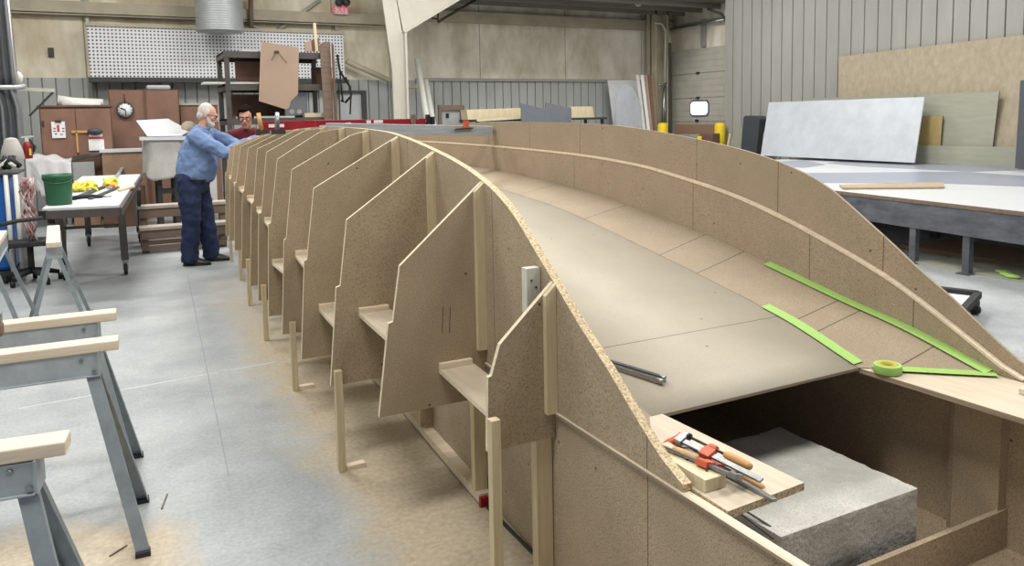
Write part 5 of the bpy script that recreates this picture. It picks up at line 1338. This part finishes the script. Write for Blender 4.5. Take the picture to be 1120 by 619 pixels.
# pale upright things behind the man (right of him)
un = thing('white_spray_stand', 'pale grey stand with hanging white rags between the two men', 'stand', (gy(228,200,11.8).x, 11.8, 0))
sx_ = gy(231, 150, 11.8).x
MB().box((sx_-.03, 11.8, 0), (sx_+.02, 11.85, gy(230,135,11.8).z)).build('post', 'duct', un)
MB().prism([tuple(gy(*q, 11.75)) for q in ((226,126),(231,128),(233,141),(229,150),(225,148))], (0,.03,0)).build('rag', 'cloth_w', un)
MB().box(gy(231, 133, 11.74), gy(238, 125, 11.9)).build('hanging_box', 'duct', un)
MB().prism([tuple(gy(*q, 11.75)) for q in ((226,170),(236,168),(238,222),(230,228))], (0,.03,0)).build('lower_rag', 'cloth_w', un)
# splinters on the floor
for i, (a, b, lbl) in enumerate((((120,609),(139,597),'thin brown wood splinter on the floor at the bottom left'), ((177,557),(183,541),'tiny dark splinter on the floor right of the sawhorse foot'))):
    p, q = gz(*a), gz(*b); tag(MB().beam(p+V((0,0,.003)), q+V((0,0,.003)), .006, .004).build('wood_splinter', 'darkwood'), lbl, 'splinter')

# ================================================================ PEOPLE
def remesh(o, vs, smooth=6):
    m = o.modifiers.new('remesh', 'REMESH'); m.mode = 'VOXEL'; m.voxel_size = vs; m.use_smooth_shade = True
    s = o.modifiers.new('smooth', 'SMOOTH'); s.factor = .5; s.iterations = smooth
    return o
def sect(c, a, b, n=20, p=1.0):
    """elliptic ring at c with half axes a, b"""
    c = V(c); a = V(a); b = V(b); out = []
    for i in range(n):
        t = 2*PI*i/n; ct, st = math.cos(t), math.sin(t)
        out.append(c + a*math.copysign(abs(ct)**p, ct) + b*math.copysign(abs(st)**p, st))
    return out
class Fig:
    """local frame: f forward, s sideways (towards +Y for the older man), z up"""
    def __init__(s, o, ang): s.o = V(o); s.f = V((math.cos(ang), math.sin(ang), 0)); s.s = V((-math.sin(ang), math.cos(ang), 0))
    def P(s, f, d, z): return s.o + s.f*f + s.s*d + V((0,0,z))
    def D(s, f, d, z): return s.f*f + s.s*d + V((0,0,z))
def head(mb, F, c, fwd, upv, sc=1.0):
    """skull, jaw, nose, ears, neck root; c centre of the head"""
    fwd = V(fwd).normalized(); upv = (V(upv) - V(upv).dot(fwd)*fwd).normalized(); sd = upv.cross(fwd)
    def q(f, s_, u): return c + (fwd*f + sd*s_ + upv*u)*sc
    mb.ell(q(-.012,0,.025), [fwd*.098*sc, sd*.078*sc, upv*.098*sc])
    mb.ell(q(.022,0,-.045), [fwd*.066*sc, sd*.060*sc, upv*.072*sc])
    mb.ell(q(.058,0,-.088), [fwd*.026*sc, sd*.030*sc, upv*.022*sc])
    mb.ell(q(.078,0,.030), [fwd*.016*sc, sd*.050*sc, upv*.012*sc])
    mb.cap_(q(.084,0,.018), q(.104,0,-.022), .010*sc, .016*sc)
    for s_ in (-1, 1):
        mb.ell(q(.100,s_*.012,-.024), [fwd*.010*sc, sd*.009*sc, upv*.009*sc])
        mb.ell(q(.062,s_*.038,-.018), [fwd*.022*sc, sd*.022*sc, upv*.020*sc])
        mb.ell(q(-.008,s_*.080,-.004), [fwd*.020*sc, sd*.010*sc, upv*.032*sc])
    mb.ell(q(.082,0,-.052), [fwd*.014*sc, sd*.026*sc, upv*.010*sc])
    return q
def eyes(q, sc, parent):
    for s_ in (-1, 1):
        e = MB().ell(q(.076, s_*.031, .006), [V((.011,0,0)), V((0,.011,0)), V((0,0,.011))], n=10, m=8).build('eye', 'eyew', parent)
        MB().ell(q(.085, s_*.031, .005), [V((.004,0,0)), V((0,.004,0)), V((0,0,.004))], n=8, m=6).build('iris', 'black', e)
def glasses(q, parent, rim='black'):
    g = MB()
    for s_ in (-1, 1):
        pts = [q(.098, s_*.033 + .026*math.cos(t), .004+.019*math.sin(t)) for t in [2*PI*k/14 for k in range(15)]]
        g.tube(pts, .0032, 6)
        g.tube([q(.096, s_*.060, .010), q(.05, s_*.080, .012), q(-.01, s_*.086, .010)], .003, 6)
    g.tube([q(.100, -.008, .010), q(.103, 0, .012), q(.100, .008, .010)], .003, 6)
    g.build('glasses', rim, parent)
def hand(mb, w, d, palm_n, side, curl=.5):
    """w wrist, d pointing direction, palm_n palm normal, side towards thumb"""
    w = V(w); d = V(d).normalized(); n = V(palm_n); n = (n - n.dot(d)*d).normalized(); s = V(side); s = (s - s.dot(d)*d - s.dot(n)*n).normalized()
    mb.cap_(w - d*.03, w + d*.02, .027, .030)
    mb.ell(w + d*.048, [d*.050, s*.041, n*.016])
    for k, (off, L, r) in enumerate(((.030,.078,.0092),(.010,.086,.0096),(-.011,.080,.0092),(-.030,.062,.0082))):
        p = w + d*.078 + s*off; c1 = (d + n*curl*.35).normalized(); c2 = (d + n*curl*1.1).normalized(); c3 = (d*.7 + n*curl*1.6).normalized()
        p1 = p + c1*L*.45; p2 = p1 + c2*L*.32; p3 = p2 + c3*L*.26
        mb.cap_(p - d*.02, p1, r*1.1, r); mb.cap_(p1, p2, r, r*.92); mb.cap_(p2, p3, r*.92, r*.8)
    t0 = w + d*.022 + s*.030; t1 = t0 + (s*.8 + d*.8 + n*.2).normalized()*.042; t2 = t1 + (s*.3 + d + n*.35).normalized()*.032
    mb.cap_(t0, t1, .014, .011); mb.cap_(t1, t2, .011, .009)

# ---- older man, seen from his right side, leaning on the mould
F = Fig((.83, 9.62, 0), -.33)
man = thing('person', 'grey-haired bearded man in light blue shirt leaning over the mould', 'person', F.o)
hipR, hipL = F.P(-.04, -.10, .98), F.P(.0, .10, .98)
kneeR, kneeL = F.P(-.035, -.10, .53), F.P(.06, .13, .53)
ankR, ankL = F.P(-.07, -.10, .085), F.P(.10, .16, .085)
chest = F.P(.10, 0, 1.36); neck = F.P(.12, 0, 1.57); headc = F.P(.185, 0, 1.715)
shR = F.P(.09, -.21, 1.48); shL = F.P(.13, .21, 1.50)
elR = F.P(.40, -.21, 1.29); elL = F.P(.46, .24, 1.36)
wrR = F.P(.62, -.02, 1.42); wrL = F.P(.68, .20, 1.44)
body = MB()
body.loft([sect(F.P(-.02,0,.90), F.D(.13,0,0), F.D(0,.17,0)), sect(F.P(0,0,1.08), F.D(.15,0,0), F.D(0,.17,0)), sect(F.P(.05,0,1.3), F.D(.14,0,-.03), F.D(0,.18,0)), sect(F.P(.10,0,1.47), F.D(.10,0,-.04), F.D(0,.17,0)), sect(F.P(.14,0,1.54), F.D(.06,0,-.03), F.D(0,.08,0))])
for a, b, r0, r1 in ((hipR,kneeR,.085,.06),(kneeR,ankR,.055,.04),(hipL,kneeL,.085,.06),(kneeL,ankL,.055,.04),(shR,elR,.05,.042),(elR,wrR,.04,.028),(shL,elL,.05,.042),(elL,wrL,.04,.028)): body.cap_(a, b, r0, r1)
for s_ in (shR, shL): body.cap_(neck+V((0,0,-.07)), s_, .036, .040)
for an in (ankR, ankL): body.cap_(an+V((0,0,-.03)), an+F.D(.14,0,-.045), .035, .028)
body.cap_(F.P(.11,0,1.52), headc+F.D(-.03,0,-.04), .062, .056)
hq_ = head(body, F, headc, F.D(.96,.10,-.30), (0,0,1), 1.02)
hand(body, wrR, F.D(.9,.35,.02), (0,0,-1), F.D(0,1,0), .5)
hand(body, wrL, F.D(.95,-.15,.02), (0,0,-1), F.D(0,-1,0), .5)
remesh(body.build('body', 'skin', man), .0085, 3)
eyes(hq_, 1, man); 
# hair: back and sides, receding on the brow, beard and moustache
hr = MB()
hr.ell(hq_(-.034,0,.045), [hq_(.084,0,0)-hq_(0,0,0), hq_(0,.087,0)-hq_(0,0,0), hq_(0,0,.092)-hq_(0,0,0)])
hr.ell(hq_(-.062,0,-.015), [hq_(.052,0,0)-hq_(0,0,0), hq_(0,.080,0)-hq_(0,0,0), hq_(0,0,.066)-hq_(0,0,0)])
for s_ in (-1,1): hr.ell(hq_(-.01,s_*.076,.03), [hq_(.034,0,0)-hq_(0,0,0), hq_(0,.013,0)-hq_(0,0,0), hq_(0,0,.04)-hq_(0,0,0)])
remesh(hr.build('hair', 'whair', man), .007, 2)
bd_ = MB()
bd_.ell(hq_(.058,0,-.088), [hq_(.044,0,0)-hq_(0,0,0), hq_(0,.052,0)-hq_(0,0,0), hq_(0,0,.046)-hq_(0,0,0)])
for s_ in (-1,1): bd_.cap_(hq_(.045,s_*.045,-.075), hq_(.006,s_*.066,-.02), .024, .016)
bd_.cap_(hq_(.092,-.024,-.045), hq_(.100,0,-.038), .008, .010); bd_.cap_(hq_(.092,.024,-.045), hq_(.100,0,-.038), .008, .010)
remesh(bd_.build('beard', 'whair', man), .006, 2)
MB().ell(hq_(.096,0,-.056), [hq_(.006,0,0)-hq_(0,0,0), hq_(0,.018,0)-hq_(0,0,0), hq_(0,0,.005)-hq_(0,0,0)], n=10, m=6).build('mouth', 'lip', man)
eb = MB()
for s_ in (-1,1): eb.cap_(hq_(.090,s_*.016,.030), hq_(.078,s_*.048,.028), .005, .004)
eb.build('eyebrows', 'whair', man)
glasses(hq_, man, 'dsteel')
# shirt
sh = MB()
sh.loft([sect(F.P(.0,0,.98), F.D(.185,0,-.03), F.D(0,.20,0)), sect(F.P(.025,0,1.05), F.D(.215,0,-.03), F.D(0,.215,0)), sect(F.P(.045,0,1.15), F.D(.225,0,-.03), F.D(0,.22,0)), sect(F.P(.06,0,1.27), F.D(.20,0,-.04), F.D(0,.22,0)), sect(F.P(.08,0,1.39), F.D(.165,0,-.05), F.D(0,.22,0)), sect(F.P(.10,0,1.49), F.D(.12,0,-.05), F.D(0,.19,0)), sect(F.P(.12,0,1.565), F.D(.078,0,-.04), F.D(0,.10,0))])
for s1, e1, w1, in ((shR,elR,wrR),(shL,elL,wrL)):
    sh.cap_(s1, e1, .088, .070); sh.cap_(e1, e1.lerp(w1,.88), .064, .043)
    sh.cap_(F.P(.10,0,1.50), s1, .085, .088)
sh.tube([F.P(.125,0,1.56)+F.D(.066*math.cos(t), .066*math.sin(t), .022-.02*math.cos(t)) for t in [2*PI*k/16 for k in range(17)]], .016, 8)
so = remesh(sh.build('shirt', 'shirt', man), .011, 3)
tx = bpy.data.textures.new('folds', 'CLOUDS'); tx.noise_scale = .085
dm = so.modifiers.new('folds', 'DISPLACE'); dm.texture = tx; dm.strength = .042; dm.mid_level = .5; dm.texture_coords = 'LOCAL'
cl_ = MB()
for s_ in (-1, 1):
    cl_.prism([F.P(.165,s_*.012,1.565), F.P(.10,s_*.098,1.585), F.P(.13,s_*.092,1.545), F.P(.20,s_*.055,1.505)], F.D(.006,s_*.004,.010))
cl_.build('collar', 'shirt', man)
# trousers
pa = MB()
pa.loft([sect(F.P(-.01,0,1.03), F.D(.185,0,-.03), F.D(0,.20,0)), sect(F.P(-.015,0,.96), F.D(.185,0,0), F.D(0,.205,0)), sect(F.P(-.02,0,.84), F.D(.165,0,0), F.D(0,.20,0))])
for h, k, a in ((hipR,kneeR,ankR),(hipL,kneeL,ankL)):
    pa.cap_(h, k, .130, .108); pa.cap_(k, a+V((0,0,.03)), .105, .090)
    pa.loft([sect(k, F.D(.102,0,0), F.D(0,.10,0)), sect(a+V((0,0,.10)), F.D(.096,0,0), F.D(0,.092,0)), sect(a+V((0,0,-.045)), F.D(.10,0,0), F.D(0,.092,0))])
po = remesh(pa.build('trousers', 'pants', man), .013, 3)
dm = po.modifiers.new('folds', 'DISPLACE'); dm.texture = tx; dm.strength = .042; dm.mid_level = .5; dm.texture_coords = 'LOCAL'
MB().tube([F.P(-.005,0,1.00)+F.D(.192*math.cos(t), .208*math.sin(t), -.03*math.cos(t)) for t in [2*PI*k/28 for k in range(29)]], .014, 8).build('belt', 'black', man)
for an, off in ((ankR, 0), (ankL, .0)):
    s1 = MB()
    base = V((an.x, an.y, 0)) + F.D(.01,0,0)
    s1.loft([sect(base+F.D(.06,0,.012), F.D(.155,0,0), F.D(0,.058,0), 24, .8), sect(base+F.D(.06,0,.03), F.D(.158,0,0), F.D(0,.060,0), 24, .8), sect(base+F.D(.05,0,.06), F.D(.135,0,-.012), F.D(0,.047,0), 24, .9), sect(base+F.D(.0,0,.10), F.D(.075,0,-.01), F.D(0,.042,0), 24)])
    so_ = s1.build('shoe', 'shoe', man, sub=1)
    MB().loft([sect(base+F.D(.06,0,.0), F.D(.158,0,0), F.D(0,.053,0), 24, .8), sect(base+F.D(.06,0,.014), F.D(.160,0,0), F.D(0,.054,0), 24, .8)]).build('sole', 'black', so_)

# ---- younger man behind the mould, bending towards the camera
hc2 = gy(269, 129, 9.92)
G = Fig((hc2.x+.12, 10.3, 0), math.radians(-104))
m2 = thing('person', 'dark-haired man in glasses and maroon shirt bending behind the mould', 'person', G.o)
G_h = hc2
def rel(p): return p
lean_ = (hc2 - G.P(0,0,hc2.z)).length
nk = G_h + G.D(-.09, 0, -.12)
ch_ = G.P(.10, 0, 1.22)
s2R = nk + G.D(-.06, -.19, -.09); s2L = nk + G.D(-.06, .19, -.09)
e2R = s2R + G.D(.10, -.08, -.24); e2L = s2L + G.D(.12, .06, -.24)
w2R = e2R + G.D(.20, .08, .04); w2L = e2L + G.D(.20, -.06, .06)
b2 = MB()
pel = G.P(-.06, 0, .92)
b2.loft([sect(pel, G.D(.11,0,0), G.D(0,.15,0)), sect(pel.lerp(nk,.4), G.D(.11,0,-.03), G.D(0,.15,0)), sect(pel.lerp(nk,.8), G.D(.10,0,-.05), G.D(0,.17,0)), sect(nk, G.D(.05,0,-.03), G.D(0,.07,0))])
k2 = []
for s_ in (-1,1):
    h_ = G.P(-.06, s_*.09, .92); k_ = G.P(-.0, s_*.11, .50); a_ = G.P(-.06, s_*.12, .085); k2.append((h_, k_, a_))
    b2.cap_(h_, k_, .08, .058); b2.cap_(k_, a_, .055, .04); b2.cap_(a_, a_+G.D(.13,0,-.05), .035, .028)
for s1, e1, w1 in ((s2R,e2R,w2R),(s2L,e2L,w2L)):
    b2.cap_(nk+V((0,0,-.04)), s1, .05, .05); b2.cap_(s1, e1, .048, .04); b2.cap_(e1, w1, .038, .027)
    hand(b2, w1, G.D(.9,0,.05), (0,0,-1), G.D(0, 1 if s1 is s2R else -1, 0), .5)
b2.cap_(nk, G_h+G.D(-.03,0,-.04), .056, .052)
q2 = head(b2, G, G_h, G.D(.97,-.05,-.22), (0,0,1), 1.1)
remesh(b2.build('body', 'skin2', m2), .0085, 3)
eyes(q2, 1, m2); glasses(q2, m2)
h2 = MB(); z0v = q2(0,0,0)
h2.ell(q2(-.030,0,.052), [q2(.092,0,0)-z0v, q2(0,.088,0)-z0v, q2(0,0,.092)-z0v])
h2.ell(q2(-.05,0,-.005), [q2(.055,0,0)-z0v, q2(0,.082,0)-z0v, q2(0,0,.06)-z0v])
h2.ell(q2(.045,-.02,.098), [q2(.040,0,0)-z0v, q2(0,.055,0)-z0v, q2(0,0,.026)-z0v])
for s_ in (-1,1): h2.ell(q2(.01,s_*.076,.025), [q2(.03,0,0)-z0v, q2(0,.012,0)-z0v, q2(0,0,.045)-z0v])
remesh(h2.build('hair', 'dhair', m2), .007, 2)
MB().ell(q2(.091,0,-.055), [q2(.006,0,0)-z0v, q2(0,.02,0)-z0v, q2(0,0,.005)-z0v], n=10, m=6).build('mouth', 'lip', m2)
eb = MB()
for s_ in (-1,1): eb.cap_(q2(.092,s_*.014,.029), q2(.078,s_*.048,.030), .005, .004)
eb.build('eyebrows', 'dhair', m2)
s3 = MB()
s3.loft([sect(pel+V((0,0,.02)), G.D(.135,0,0), G.D(0,.175,0)), sect(pel.lerp(nk,.4), G.D(.14,0,-.03), G.D(0,.18,0)), sect(pel.lerp(nk,.8), G.D(.125,0,-.06), G.D(0,.20,0)), sect(nk+V((0,0,-.0)), G.D(.066,0,-.03), G.D(0,.085,0))])
for s1, e1, w1 in ((s2R,e2R,w2R),(s2L,e2L,w2L)):
    s3.cap_(nk+V((0,0,-.05)), s1, .065, .070); s3.cap_(s1, e1, .074, .056); s3.cap_(e1, e1.lerp(w1,.85), .055, .04)
remesh(s3.build('shirt', 'maroon', m2), .012, 3)
p3 = MB()
p3.loft([sect(pel+V((0,0,.05)), G.D(.13,0,0), G.D(0,.17,0)), sect(pel+V((0,0,-.1)), G.D(.13,0,0), G.D(0,.17,0))])
for h_, k_, a_ in k2:
    p3.cap_(h_, k_, .105, .08); p3.cap_(k_, a_, .078, .065)
remesh(p3.build('trousers', 'pants', m2), .015, 3)
for h_, k_, a_ in k2:
    base = V((a_.x, a_.y, 0))
    MB().loft([sect(base+G.D(.06,0,0), G.D(.15,0,0), G.D(0,.05,0), 20, .8), sect(base+G.D(.06,0,.04), G.D(.15,0,0), G.D(0,.05,0), 20, .8), sect(base+G.D(0,0,.11), G.D(.07,0,0), G.D(0,.042,0), 20)]).build('shoe', 'shoe', m2)

# ================================================================ LIGHT AND CAMERA
def area(x, y, z, sx, sy, e, rgb=(1,1,1)):
    l = bpy.data.lights.new('high_bay', 'AREA'); l.shape = 'RECTANGLE'; l.size = sx; l.size_y = sy; l.energy = e; l.color = rgb
    o = bpy.data.objects.new('high_bay_light', l); C.objects.link(o); o.location = (x, y, z); return o
for (x, y) in ((-.6, 1.5), (-.6, 7), (-.6, 12.5), (4.2, 1.0), (4.2, 6.5), (4.2, 12.0), (9.5, 3.0), (9.5, 8.5), (9.5, 13.5)):
    area(x, y, 5.9, 2.0, 1.2, 222 if y < 12 else 250, (1, .99, .97))
w = bpy.data.worlds.new('world'); bpy.context.scene.world = w; w.use_nodes = True
w.node_tree.nodes['Background'].inputs[0].default_value = (.80, .86, 1, 1); w.node_tree.nodes['Background'].inputs[1].default_value = .30
cam = bpy.data.cameras.new('camera'); co = bpy.data.objects.new('camera', cam); C.objects.link(co)
cam.sensor_fit = 'HORIZONTAL'; cam.sensor_width = 36; cam.lens = FL*36/1120
cam.shift_x = 0; cam.shift_y = -(309.5-PCY)/1120
cam.clip_start = .05; cam.clip_end = 200
# rows of world axes in camera (x right, y down, z forward)
Rm = Matrix((( _x.x, -_x.y, -_x.z), (_y.x, -_y.y, -_y.z), (_u.x, -_u.y, -_u.z)))
co.matrix_world = Matrix.Translation((0,0,EYE)) @ Rm.to_4x4()
sc = bpy.context.scene; sc.camera = co
sc.view_settings.view_transform = 'Standard'; sc.view_settings.look = 'None'; sc.view_settings.gamma = 1; sc.view_settings.use_curve_mapping = False
sc.view_settings.exposure = 0.0
